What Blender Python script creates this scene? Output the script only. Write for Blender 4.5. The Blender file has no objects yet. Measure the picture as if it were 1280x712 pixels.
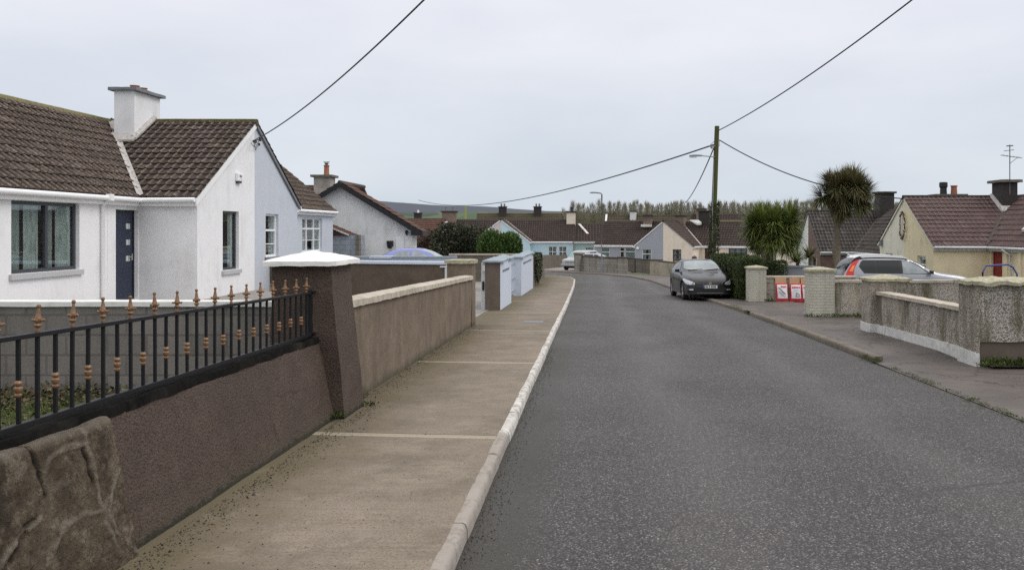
import bpy, bmesh, math, random
from mathutils import Vector, Matrix, noise
from math import sin, cos, pi, radians
random.seed(7)
S = bpy.context.scene
COL = S.collection
V = Vector
GS = 0.0238                      # fall of the street, metres per metre

def G(y):
    """height of the road surface at distance y down the street"""
    if y < 105: return -GS * y
    return -GS * 105
# ---------------------------------------------------------------- meshes
class MB:
    def __init__(s): s.v = []; s.f = []; s.attr = None
    def quad(s, a, b, c, d):
        n = len(s.v); s.v += [tuple(a), tuple(b), tuple(c), tuple(d)]; s.f.append((n, n+1, n+2, n+3))
    def tri(s, a, b, c):
        n = len(s.v); s.v += [tuple(a), tuple(b), tuple(c)]; s.f.append((n, n+1, n+2))
    def poly(s, pts):
        n = len(s.v); s.v += [tuple(p) for p in pts]; s.f.append(tuple(range(n, n+len(pts))))
    def hexa(s, p):                                   # p: 8 corners, bottom 4 then top 4
        n = len(s.v); s.v += [tuple(q) for q in p]
        for f in ((3,2,1,0),(4,5,6,7),(0,1,5,4),(1,2,6,5),(2,3,7,6),(3,0,4,7)): s.f.append(tuple(n+i for i in f))
    def box(s, x0, x1, y0, y1, z0, z1):
        s.hexa([(x0,y0,z0),(x1,y0,z0),(x1,y1,z0),(x0,y1,z0),(x0,y0,z1),(x1,y0,z1),(x1,y1,z1),(x0,y1,z1)])
    def obox(s, o, u, n, ur, dr, zr):                 # oriented box: o + u*ur + n*dr + z
        o = V(o); u = V(u); n = V(n); z = V((0,0,1)); P = []
        for zz in zr:
            for a, b in ((ur[0],dr[0]),(ur[1],dr[0]),(ur[1],dr[1]),(ur[0],dr[1])): P.append(o+u*a+n*b+z*zz)
        s.hexa(P)
    def grid(s, fn, na, nb, closed_a=False):
        n = len(s.v)
        for i in range(na+1):
            for j in range(nb+1): s.v.append(tuple(fn(i/na, j/nb)))
        for i in range(na):
            for j in range(nb):
                a = n+i*(nb+1)+j; s.f.append((a, a+1, a+nb+2, a+nb+1))
    def gridhex(s, fn, na, nb, nc, faces='xXyYzZ'):   # surface of a mapped unit cube
        if 'x' in faces: s.grid(lambda a,b: fn(0,a,b), nb, nc)
        if 'X' in faces: s.grid(lambda a,b: fn(1,a,b), nb, nc)
        if 'y' in faces: s.grid(lambda a,b: fn(a,0,b), na, nc)
        if 'Y' in faces: s.grid(lambda a,b: fn(a,1,b), na, nc)
        if 'z' in faces: s.grid(lambda a,b: fn(a,b,0), na, nb)
        if 'Z' in faces: s.grid(lambda a,b: fn(a,b,1), na, nb)
    def tube(s, pts, r, n=8, cap=True, r1=None):
        pts = [V(p) for p in pts]; base = len(s.v); m = len(pts)
        for i, p in enumerate(pts):
            t = (pts[min(i+1,m-1)]-pts[max(i-1,0)]).normalized()
            u = t.cross(V((0,0,1)));
            if u.length < 1e-3: u = V((1,0,0))
            u.normalize(); w = t.cross(u)
            rr = r if r1 is None else r+(r1-r)*i/(m-1)
            if isinstance(r, (list,tuple)): rr = r[i]
            for k in range(n):
                a = 2*pi*k/n; s.v.append(tuple(p+u*cos(a)*rr+w*sin(a)*rr))
        for i in range(m-1):
            for k in range(n):
                a = base+i*n+k; b = base+i*n+(k+1)%n; s.f.append((a,b,b+n,a+n))
        if cap:
            s.f.append(tuple(base+k for k in range(n))[::-1]); s.f.append(tuple(base+(m-1)*n+k for k in range(n)))
    def lathe(s, c, prof, n=12):
        c = V(c); base = len(s.v)
        for r, z in prof:
            for k in range(n): a = 2*pi*k/n; s.v.append((c.x+r*cos(a), c.y+r*sin(a), c.z+z))
        for i in range(len(prof)-1):
            for k in range(n):
                a = base+i*n+k; b = base+i*n+(k+1)%n; s.f.append((a,b,b+n,a+n))
        s.f.append(tuple(base+k for k in range(n))[::-1]); s.f.append(tuple(base+(len(prof)-1)*n+k for k in range(n)))
    def rough(s, amp, sc, z=True):
        for i, p in enumerate(s.v):
            q = V(p); d = noise.noise_vector(q*sc)*amp
            if not z: d.z = 0
            s.v[i] = tuple(q+d)
    def build(s, name, m, parent=None, origin=(0,0,0), smooth=False, merge=0.0004, bevel=0, keep=False):
        me = bpy.data.meshes.new(name); o0 = V(origin)
        me.from_pydata([tuple(V(p)-o0) for p in s.v], [], s.f)
        if s.attr is not None:
            ca = me.attributes.new('sheen_tone', 'FLOAT', 'POINT')
            for i, a in enumerate(s.attr): ca.data[i].value = a
        bm = bmesh.new(); bm.from_mesh(me)
        if merge: bmesh.ops.remove_doubles(bm, verts=bm.verts, dist=merge)
        if not keep: bmesh.ops.recalc_face_normals(bm, faces=bm.faces)
        bm.to_mesh(me); bm.free()
        if smooth:
            for p in me.polygons: p.use_smooth = True
            try: me.set_sharp_from_angle(angle=radians(38 if smooth is True else smooth))
            except Exception: pass
        me.materials.append(m)
        o = bpy.data.objects.new(name, me); COL.objects.link(o); o.parent = parent
        if parent is None: o.location = o0
        if bevel:
            b = o.modifiers.new('edge', 'BEVEL'); b.width = bevel; b.segments = 2; b.limit_method = 'ANGLE'
        return o

def thing(name, label, cat, loc=(0,0,0), rz=0, group=None, rx=0):
    o = bpy.data.objects.new(name, None); COL.objects.link(o)
    o.location = loc; o.rotation_euler = (rx, 0, rz); o.empty_display_size = .2
    o['label'] = label; o['category'] = cat
    if group: o['group'] = group
    return o
def tag(o, label, cat, group=None, kind=None):
    o['label'] = label; o['category'] = cat
    if group: o['group'] = group
    if kind: o['kind'] = kind
    return o
def struct(o, label=None, cat=None):
    o['kind'] = 'structure'; o['label'] = label or o.name.replace('_',' ')
    o['category'] = cat or o.name.split('.')[0].replace('_',' ')
    return o
def copy_tree(o, parent=None, loc=None):
    c = o.copy(); COL.objects.link(c); c.parent = parent
    if loc is not None: c.location = loc
    for ch in list(o.children): copy_tree(ch, c)
    return c
# ---------------------------------------------------------------- materials
class NT:
    def __init__(s, name):
        s.m = bpy.data.materials.new(name); s.m.use_nodes = True; s.t = s.m.node_tree; s.n = s.t.nodes; s.l = s.t.links
        s.b = s.n['Principled BSDF']; s.tc = s.n.new('ShaderNodeTexCoord')
    def map(s, scale=(1,1,1), src=None):
        n = s.n.new('ShaderNodeMapping'); n.inputs['Scale'].default_value = scale
        s.l.new(src or s.tc.outputs['Object'], n.inputs[0]); return n.outputs[0]
    def noise(s, sc, det=6, src=None, rough=.6, dist=0):
        n = s.n.new('ShaderNodeTexNoise'); n.inputs['Scale'].default_value = sc; n.inputs['Detail'].default_value = det
        n.inputs['Roughness'].default_value = rough; n.inputs['Distortion'].default_value = dist
        s.l.new(src or s.tc.outputs['Object'], n.inputs['Vector']); return n.outputs['Fac']
    def vor(s, sc, out='Color', src=None, feat='F1', rnd=1):
        n = s.n.new('ShaderNodeTexVoronoi'); n.inputs['Scale'].default_value = sc; n.feature = feat
        n.inputs['Randomness'].default_value = rnd
        s.l.new(src or s.tc.outputs['Object'], n.inputs['Vector']); return n.outputs[out]
    def ramp(s, f, stops):
        n = s.n.new('ShaderNodeValToRGB'); e = n.color_ramp.elements
        while len(e) < len(stops): e.new(.5)
        for i, (p, c) in enumerate(stops):
            e[i].position = p; e[i].color = (c if len(c) == 4 else tuple(c)+(1,)) if hasattr(c,'__len__') else (c,c,c,1)
        s.l.new(f, n.inputs[0]); return n.outputs[0]
    def mix(s, f, a, b, mode='MIX'):
        n = s.n.new('ShaderNodeMix'); n.data_type = 'RGBA'; n.blend_type = mode; n.clamp_factor = True
        for i, x in ((0,f),(6,a),(7,b)):
            if hasattr(x, 'is_linked') or hasattr(x,'links'): s.l.new(x, n.inputs[i])
            elif hasattr(x,'__len__'): n.inputs[i].default_value = tuple(x)+(1,) if len(x)==3 else x
            else: n.inputs[i].default_value = x if i == 0 else (x,x,x,1)
        return n.outputs[2]
    def math(s, op, a, b=None, c=None):
        n = s.n.new('ShaderNodeMath'); n.operation = op
        for i, x in enumerate((a,b,c)):
            if x is None: continue
            if hasattr(x,'links'): s.l.new(x, n.inputs[i])
            else: n.inputs[i].default_value = x
        return n.outputs[0]
    def sep(s, src=None):
        n = s.n.new('ShaderNodeSeparateXYZ'); s.l.new(src or s.tc.outputs['Object'], n.inputs[0]); return n.outputs
    def comb(s, x, y, z):
        n = s.n.new('ShaderNodeCombineXYZ')
        for i, a in enumerate((x,y,z)):
            if hasattr(a,'links'): s.l.new(a, n.inputs[i])
            else: n.inputs[i].default_value = a
        return n.outputs[0]
    def bump(s, h, st=.3, dist=.01, prev=None):
        n = s.n.new('ShaderNodeBump'); n.inputs['Strength'].default_value = st; n.inputs['Distance'].default_value = dist
        s.l.new(h, n.inputs['Height'])
        if prev: s.l.new(prev, n.inputs['Normal'])
        return n.outputs[0]
    def out(s, col=None, rough=.8, nrm=None, metal=0, spec=None):
        def put(k, x):
            if x is None: return
            if hasattr(x,'links'): s.l.new(x, s.b.inputs[k])
            else: s.b.inputs[k].default_value = tuple(x)+(1,) if hasattr(x,'__len__') and len(x)==3 else x
        put('Base Color', col); put('Roughness', rough); put('Normal', nrm); put('Metallic', metal)
        if spec is not None: put('Specular IOR Level', spec)
        return s.m

def plain(name, c, rough=.6, metal=0, var=.12, vs=3, bump=0, bs=60, spec=None, dirt=None, damt=.5):
    """one coloured surface with slight mottling, optional vertical dirt streaks and fine relief"""
    t = NT(name); a = tuple(x*(1-var) for x in c); b = tuple(min(1,x*(1+var)) for x in c)
    col = t.ramp(t.noise(vs, 7), [(.3,a),(.7,b)])
    if dirt:
        f = t.noise(1.0, 8, t.map((3.2,3.2,.45)), .7)
        f2 = t.noise(1.1, 3)
        f = t.math('MULTIPLY', f, f2)
        col = t.mix(t.ramp(f, [(.26,0),(.40,damt)]), col, dirt)
    nb = t.bump(t.noise(bs, 4), bump, .01) if bump else None
    return t.out(col, rough, nb, metal, spec)

def pebbledash(name, light=(.68,.64,.57), dark=(.12,.10,.08), algae=(.10,.095,.06), amt=.75, sc=55):
    t = NT(name)
    v = t.vor(sc, 'Color'); d = t.vor(sc, 'Distance')
    col = t.ramp(v, [(0,dark),(.45,tuple((a+b)/2 for a,b in zip(light,dark))),(.8,light)])
    col = t.mix(t.ramp(d, [(.35,0),(.75,.7)]), col, (.12,.10,.08))
    f = t.noise(1.0, 8, t.map((2.6,2.6,.55)), .68)
    col = t.mix(t.ramp(f, [(.46,0),(.62,amt)]), col, algae)
    f = t.noise(.9, 5)
    col = t.mix(t.ramp(f, [(.5,0),(.75,.4)]), col, (.42,.36,.24))
    return t.out(col, .95, t.bump(d, .8, -.012), 0, .2)

def blocks(name, c1, c2, mortar, w=.45, h=.225, ms=.012, bump=.5, damt=.5, dirt=(.07,.065,.05), off=.5):
    t = NT(name); xyz = t.sep(); u = t.math('ADD', xyz[0], xyz[1])
    vec = t.comb(u, xyz[2], 0)
    n = t.n.new('ShaderNodeTexBrick'); t.l.new(vec, n.inputs['Vector'])
    n.inputs['Scale'].default_value = 1; n.inputs['Brick Width'].default_value = w; n.inputs['Row Height'].default_value = h
    n.inputs['Mortar Size'].default_value = ms; n.inputs['Mortar Smooth'].default_value = .3; n.offset = off
    n.inputs['Color1'].default_value = c1+(1,); n.inputs['Color2'].default_value = c2+(1,); n.inputs['Mortar'].default_value = mortar+(1,)
    col = n.outputs['Color']
    col = t.mix(t.ramp(t.noise(70,3),[(.35,.35),(.6,0)]), col, (.06,.055,.05))
    f = t.noise(1.0, 8, t.map((2.4,2.4,.6)), .68)
    col = t.mix(t.ramp(f, [(.45,0),(.65,damt)]), col, dirt)
    nb = t.bump(n.outputs['Fac'], bump, -.01); nb = t.bump(t.noise(90,3), .35, .008, nb)
    return t.out(col, .92, nb, 0, .25)

def tiles(name, c, sheen_tone, moss=(.16,.14,.05), mamt=.3, rough=.62):
    t = NT(name)
    v = t.vor(4.5, 'Color'); col = t.mix(t.ramp(v,[(.1,.0),(.9,.55)]), c, tuple(x*1.9 for x in c))
    at = t.n.new('ShaderNodeAttribute'); at.attribute_name = 'sheen_tone'
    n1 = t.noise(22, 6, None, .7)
    col = t.mix(t.math('MULTIPLY', at.outputs['Fac'], t.ramp(n1,[(.38,.12),(.60,1)])), col, sheen_tone)  # pale roll crests: sky sheen painted into the tile colour
    col = t.mix(t.ramp(t.noise(2.2, 8, None, .75),[(.52,0),(.7,mamt)]), col, moss)
    col = t.mix(t.ramp(t.noise(45,4),[(.5,0),(.68,.5)]), col, (.02,.015,.013))
    return t.out(col, rough, t.bump(t.noise(60,3), .4, .01), 0, .22)

def glass(name, tint=(.5,.55,.55), fac=.35, rough=.03):
    m = bpy.data.materials.new(name); m.use_nodes = True; t = m.node_tree; t.nodes.clear()
    o = t.nodes.new('ShaderNodeOutputMaterial'); mx = t.nodes.new('ShaderNodeMixShader')
    a = t.nodes.new('ShaderNodeBsdfTransparent'); a.inputs[0].default_value = tint+(1,)
    g = t.nodes.new('ShaderNodeBsdfGlossy'); g.inputs['Roughness'].default_value = rough; g.inputs['Color'].default_value = (.9,.93,.95,1)
    lw = t.nodes.new('ShaderNodeLayerWeight'); lw.inputs[0].default_value = fac
    pw = t.nodes.new('ShaderNodeMath'); pw.operation = 'POWER'; pw.inputs[1].default_value = 3; t.links.new(lw.outputs['Facing'], pw.inputs[0])
    ma = t.nodes.new('ShaderNodeMath'); ma.operation = 'MULTIPLY_ADD'; ma.inputs[1].default_value = .8; ma.inputs[2].default_value = .05; t.links.new(pw.outputs[0], ma.inputs[0]); lw.inputs[0].default_value = .5
    t.links.new(ma.outputs[0], mx.inputs[0]); t.links.new(a.outputs[0], mx.inputs[1]); t.links.new(g.outputs[0], mx.inputs[2])
    t.links.new(mx.outputs[0], o.inputs[0]); return m

def foliage(name, cs, rough=.55, trans=.0, big=0):
    t = NT(name); g = t.n.new('ShaderNodeNewGeometry')
    st = [(i/(len(cs)-1), c) for i, c in enumerate(cs)]
    col = t.ramp(g.outputs['Random Per Island'], st)
    if big: col = t.mix(t.ramp(t.noise(big, 3),[(.42,0),(.6,.75)]), col, cs[0])
    m = t.out(col, rough, None, 0, .3); return m

M = {}
M['white_wall'] = plain('white_wall', (.80,.80,.81), .85, var=.03, bump=.25, bs=90, dirt=(.55,.54,.52), damt=.4)
M['blue_wall'] = plain('blue_grey_wall', (.52,.55,.605), .85, var=.03, bump=.25, bs=90, dirt=(.36,.39,.44), damt=.2)
M['h3_wall'] = plain('old_white_wall', (.80,.81,.79), .88, var=.04, bump=.2, dirt=(.46,.47,.43), damt=.5)
M['white_pvc'] = plain('white_pvc', (.84,.84,.84), .35, var=.02)
M['dirty_pvc'] = plain('dirty_white_pvc', (.60,.61,.62), .4, var=.1, dirt=(.3,.3,.28))
M['anthracite'] = plain('anthracite_frame', (.045,.048,.055), .4, var=.05)
M['navy'] = plain('navy_door_paint', (.012,.02,.045), .35, var=.05)
M['steel'] = plain('brushed_steel', (.6,.6,.6), .3, 1)
M['sill'] = plain('grey_sill', (.46,.46,.47), .8, var=.06, dirt=(.3,.3,.28))
M['lead'] = plain('lead_grey', (.17,.18,.20), .6, var=.15, vs=8)
M['flash'] = plain('flashing_mortar', (.42,.40,.38), .85, var=.25, vs=12, bump=.4)
M['black'] = plain('black_paint', (.012,.012,.014), .4, var=.2)
M['rail_black'] = plain('railing_black', (.007,.007,.009), .5, var=.3, vs=30, bump=.15, bs=120, spec=.3)
M['gold'] = plain('copper_gold_paint', (.21,.118,.062), .5, .2, var=.35, vs=60)
M['brown_render'] = None
M['pot'] = plain('terracotta', (.32,.13,.07), .8, var=.2)
M['moss'] = plain('mossy_ridge', (.17,.15,.07), .95, var=.45, vs=14, bump=.6, bs=40)
M['dark_ridge'] = plain('dark_ridge', (.07,.055,.05), .9, var=.3, vs=10, bump=.4)
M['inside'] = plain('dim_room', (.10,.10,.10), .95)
M['curtain'] = None
M['glass'] = glass('window_glass', (.80,.84,.83), .22)
M['red_door'] = plain('red_door', (.22,.012,.015), .45)
M['brown_door'] = plain('brown_door', (.055,.02,.018), .5)
M['rubber'] = plain('rubber', (.018,.018,.018), .85)
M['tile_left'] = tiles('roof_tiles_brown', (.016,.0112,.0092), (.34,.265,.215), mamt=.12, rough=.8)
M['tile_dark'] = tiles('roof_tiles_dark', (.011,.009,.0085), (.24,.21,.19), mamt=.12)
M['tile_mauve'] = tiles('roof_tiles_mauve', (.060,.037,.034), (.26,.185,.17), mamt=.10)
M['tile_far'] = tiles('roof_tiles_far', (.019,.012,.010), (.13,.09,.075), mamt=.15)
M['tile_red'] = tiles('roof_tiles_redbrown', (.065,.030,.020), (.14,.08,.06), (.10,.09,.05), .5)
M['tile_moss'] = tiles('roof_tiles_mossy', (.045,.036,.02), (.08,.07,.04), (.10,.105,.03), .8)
M['cream'] = plain('cream_wall', (.74,.65,.54), .85, var=.04, dirt=(.45,.38,.28), damt=.35)
M['yellow'] = plain('yellow_cream_wall', (.80,.69,.47), .85, var=.05, dirt=(.48,.42,.30), damt=.45)
M['yelwhite'] = plain('pale_cream_wall', (.76,.72,.62), .85, var=.05, dirt=(.45,.42,.34), damt=.6)
M['brick_brown'] = plain('mauve_brown_wall', (.17,.105,.09), .9, var=.15, dirt=(.09,.06,.05))
M['grey_wall'] = plain('grey_wall', (.33,.35,.39), .85, var=.04, dirt=(.25,.26,.28), damt=.3)
M['ltblue'] = plain('light_blue_wall', (.50,.66,.72), .85, var=.03)
M['pinkw'] = plain('pale_pink_wall', (.58,.52,.52), .85, var=.05)
M['green_wall'] = plain('pale_green_wall', (.38,.50,.46), .85, var=.05)
M['dark_chim'] = plain('sooty_chimney', (.040,.033,.032), .9, var=.4, vs=9, bump=.4, bs=25)
M['brownchim'] = plain('brown_render_chimney', (.20,.15,.12), .9, var=.2)
M['chimcap'] = plain('chimney_cap', (.13,.125,.10), .9, var=.35, vs=9, bump=.4)
def _curt():
    t = NT('net_curtain'); xyz = t.sep(); u = t.math('ADD', xyz[0], xyz[1])
    f = t.math('SINE', t.math('MULTIPLY', t.math('ADD', u, t.math('MULTIPLY', t.noise(3,2), .12)), 52))
    col = t.ramp(f, [(.0,(.42,.45,.44)),(1,(.64,.67,.66))])
    return t.out(col, .9, t.bump(f, .6, .02))
M['curtain'] = _curt()
def _brown():
    t = NT('brown_masonry_paint')
    col = t.ramp(t.noise(2.2, 8, None, .7), [(.3,(.072,.049,.037)),(.55,(.100,.068,.052)),(.8,(.135,.098,.077))])
    f = t.noise(1, 7, t.map((1.3,1.3,4.2))); 
    col = t.mix(t.ramp(f,[(.55,0),(.72,.55)]), col, (.05,.038,.028))
    xyz = t.sep()
    # worn, earthy band where splash and moss sit along the foot of the wall (height measured from the sloping path)
    h = t.math('ADD', xyz[2], t.math('MULTIPLY', xyz[1], GS))
    e = t.math('ADD', h, t.math('MULTIPLY', t.noise(3.5,6), -.30))
    col = t.mix(t.ramp(e,[(.02,.6),(.16,0)]), col, (.085,.070,.045)); e = t.math('ADD', h, t.math('MULTIPLY', t.noise(9,6), -.12)); col = t.mix(t.ramp(e,[(.075,.95),(.10,0)]), col, (.022,.024,.010))
    wv = t.comb(t.sep()[0], t.math('ADD', t.sep()[1], t.math('MULTIPLY', t.noise(4,5), .35)), t.math('ADD', t.sep()[2], t.math('MULTIPLY', t.noise(5,5), .30)))
    ck = t.math('MULTIPLY', t.ramp(t.vor(.9,'Distance',wv,'DISTANCE_TO_EDGE'),[(.002,1),(.007,0)]), t.ramp(t.noise(1.1,3),[(.54,0),(.60,.75)]))
    col = t.mix(ck, col, (.025,.018,.015))
    g = t.noise(60,5,None,.62); col = t.mix(t.ramp(g,[(.36,.7),(.50,0)]), col, (.030,.021,.016)); col = t.mix(t.ramp(g,[(.54,0),(.70,.35)]), col, (.17,.128,.105))  # relief shading painted in: hollows darkened, bumps lightened
    nb = t.bump(t.noise(60,5,None,.62), 1, .03); nb = t.bump(t.noise(5,3), .4, .03, nb)
    return t.out(col, .68, nb, 0, .35)
M['brown_render'] = _brown()
def _tanrender():
    t = NT('bare_cement_render')
    col = t.ramp(t.noise(2.5, 8, None, .7), [(.3,(.15,.115,.085)),(.7,(.26,.205,.155))])
    f = t.noise(1, 8, t.map((5,5,.8)), .7); col = t.mix(t.ramp(f,[(.48,0),(.70,.5)]), col, (.10,.078,.058))
    f = t.noise(1.3, 8, t.map((7,7,.6)), .7); col = t.mix(t.ramp(f,[(.60,0),(.68,.5)]), col, (.36,.31,.26)); col = t.mix(t.ramp(t.noise(55,5,None,.65),[(.40,.5),(.52,0)]), col, (.06,.048,.036))
    h = t.math('ADD', t.sep()[2], t.math('MULTIPLY', t.sep()[1], GS))
    e = t.math('ADD', h, t.math('MULTIPLY', t.noise(4,6), -.25)); col = t.mix(t.ramp(e,[(.0,.8),(.12,0)]), col, (.07,.062,.04))
    return t.out(col, .9, t.bump(t.noise(60,5), .4, .012), 0, .25)
M['tan_render'] = _tanrender()
M['dark_render'] = plain('damp_grey_render', (.135,.108,.085), .92, var=.2, vs=2, bump=.4, dirt=(.06,.05,.042), damt=.7)
def _patch():
    t = NT('damp_render_with_bare_patches')
    col = t.ramp(t.noise(1.6, 8, None, .7), [(.3,(.085,.066,.050)),(.7,(.15,.118,.092))])
    h = t.sep()[2]
    f = t.math('ADD', t.noise(2.3, 4), t.math('MULTIPLY', h, -.10)); col = t.mix(t.ramp(f,[(.585,0),(.60,.8)]), col, (.34,.29,.24))
    return t.out(col, .92, t.bump(t.noise(50,4), .4, .012), 0, .25)
M['patch_render'] = _patch()
M['coping'] = plain('pale_coping', (.46,.41,.34), .9, var=.22, vs=9, bump=.5, bs=50, dirt=(.22,.21,.13), damt=.6)
M['capwhite'] = plain('white_painted_cap', (.80,.79,.76), .8, var=.06, vs=9, bump=.5, bs=45, dirt=(.55,.5,.4), damt=.25)
M['white_coping'] = plain('white_coping', (.70,.70,.67), .85, var=.1, vs=9, dirt=(.34,.34,.24), damt=.8)
M['mosscap'] = plain('lichen_cap', (.36,.34,.24), .95, var=.4, vs=14, bump=.9, bs=28)
M['plinth_white'] = plain('white_plinth', (.60,.60,.58), .88, var=.18, vs=7, bump=.5, dirt=(.20,.20,.13), damt=.95)
M['bluewall2'] = plain('light_blue_masonry', (.56,.62,.72), .85, var=.03, bump=.25, bs=80, dirt=(.42,.45,.48), damt=.35)
M['bluecap'] = plain('slate_blue_cap', (.27,.32,.36), .8, var=.15, vs=8, bump=.3)
M['greyblocks'] = blocks('bare_concrete_blocks', (.205,.19,.172), (.25,.232,.21), (.17,.155,.14), bump=.6, ms=.014, damt=.35)
M['farblocks'] = blocks('pale_concrete_blocks', (.42,.39,.34), (.34,.31,.27), (.2,.18,.15), damt=.45)
M['darkblocks'] = blocks('weathered_blocks', (.22,.195,.155), (.17,.15,.12), (.11,.10,.08), damt=.6)
M['blueblocks'] = blocks('blue_grey_blocks', (.40,.44,.48), (.34,.38,.43), (.27,.30,.33), damt=.3)
M['creambrick'] = blocks('cream_painted_brick', (.62,.60,.51), (.585,.565,.47), (.52,.50,.42), w=.23, h=.076, ms=.008, bump=1, damt=.35, dirt=(.24,.25,.16))
M['creamblock'] = blocks('cream_painted_blocks', (.57,.54,.45), (.53,.50,.42), (.40,.38,.31), damt=.4)
M['pebble'] = pebbledash('pebbledash')
M['pebble2'] = pebbledash('pebbledash_mossy', algae=(.085,.075,.035), amt=.85)
M['pebble3'] = pebbledash('pebbledash_plain', (.62,.58,.50), (.14,.115,.09), amt=.5)
# ---------------------------------------------------------------- camera, light
cam = bpy.data.cameras.new('camera'); co = bpy.data.objects.new('camera', cam); COL.objects.link(co); S.camera = co
cam.sensor_width = 36; cam.lens = 36*1050/1280; cam.shift_x = -100/1280; cam.shift_y = -69/1280; cam.clip_end = 9000; cam.clip_start = .05
co.location = (0, 0, 1.86); co.rotation_euler = (pi/2, 0, 0)
S.view_settings.view_transform = 'Standard'; S.view_settings.look = 'None'; S.view_settings.gamma = 1; S.view_settings.use_curve_mapping = False
S.view_settings.exposure = EXPO = 0.13
S.render.resolution_x = 1024; S.render.resolution_y = 569
S.cycles.use_denoising = False; S.cycles.sample_clamp_indirect = 3; S.cycles.max_bounces = 6; S.cycles.transparent_max_bounces = 12
try: S.cycles.denoiser = 'OPENIMAGEDENOISE'
except Exception: pass
SUN_EL, SUN_AZ = radians(50), radians(98)          # azimuth measured from +Y (down the street) towards +X
w = bpy.data.worlds.new('World'); S.world = w; w.use_nodes = True; t = w.node_tree; bg = t.nodes['Background']
sky = t.nodes.new('ShaderNodeTexSky'); sky.sky_type = 'NISHITA'; sky.sun_disc = False; sky.sun_elevation = SUN_EL; sky.sun_rotation = SUN_AZ
sky.air_density = 1; sky.dust_density = 3; sky.ozone_density = 1
tc = t.nodes.new('ShaderNodeTexCoord'); sp = t.nodes.new('ShaderNodeSeparateXYZ'); t.links.new(tc.outputs['Generated'], sp.inputs[0])
# overcast layer: luminance climbs towards the zenith as under a real cloud deck
rp = t.nodes.new('ShaderNodeValToRGB'); e = rp.color_ramp.elements; e.new(.5); e.new(.2)
for i,(p,c) in enumerate(((0,(6.1,6.7,7.35)),(.10,(6.6,7.0,7.6)),(.27,(7.9,7.95,8.45)),(1,(14.9,14.5,14.1)))):
    e[i].position = p; e[i].color = c+(1,)
t.links.new(sp.outputs['Z'], rp.inputs[0])
mp = t.nodes.new('ShaderNodeMapping'); mp.inputs['Scale'].default_value = (1.6,1.6,5); t.links.new(tc.outputs['Generated'], mp.inputs[0])
nz = t.nodes.new('ShaderNodeTexNoise'); nz.inputs['Scale'].default_value = 1.6; nz.inputs['Detail'].default_value = 5; nz.inputs['Roughness'].default_value=.5
t.links.new(mp.outputs[0], nz.inputs['Vector'])
cr = t.nodes.new('ShaderNodeValToRGB'); cr.color_ramp.elements[0].position=.3; cr.color_ramp.elements[0].color=(.885,.905,.935,1)
cr.color_ramp.elements[1].position=.7; cr.color_ramp.elements[1].color=(1.07,1.06,1.05,1); t.links.new(nz.outputs['Fac'], cr.inputs[0])
mu = t.nodes.new('ShaderNodeMix'); mu.data_type='RGBA'; mu.blend_type='MULTIPLY'; mu.inputs[0].default_value=1
t.links.new(rp.outputs[0], mu.inputs[6]); t.links.new(cr.outputs[0], mu.inputs[7])
mx = t.nodes.new('ShaderNodeMix'); mx.data_type='RGBA'; mx.inputs[0].default_value=.90
t.links.new(sky.outputs[0], mx.inputs[6]); t.links.new(mu.outputs[2], mx.inputs[7]); t.links.new(mx.outputs[2], bg.inputs[0])
bg.inputs[1].default_value = .105
sl = bpy.data.lights.new('sun', 'SUN'); so = bpy.data.objects.new('sun', sl); COL.objects.link(so)
sl.energy = 1.0; sl.angle = radians(25); sl.color = (1,.97,.93)
d = V((sin(SUN_AZ)*cos(SUN_EL), cos(SUN_AZ)*cos(SUN_EL), sin(SUN_EL)))
so.rotation_euler = d.to_track_quat('Z','Y').to_euler()

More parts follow.
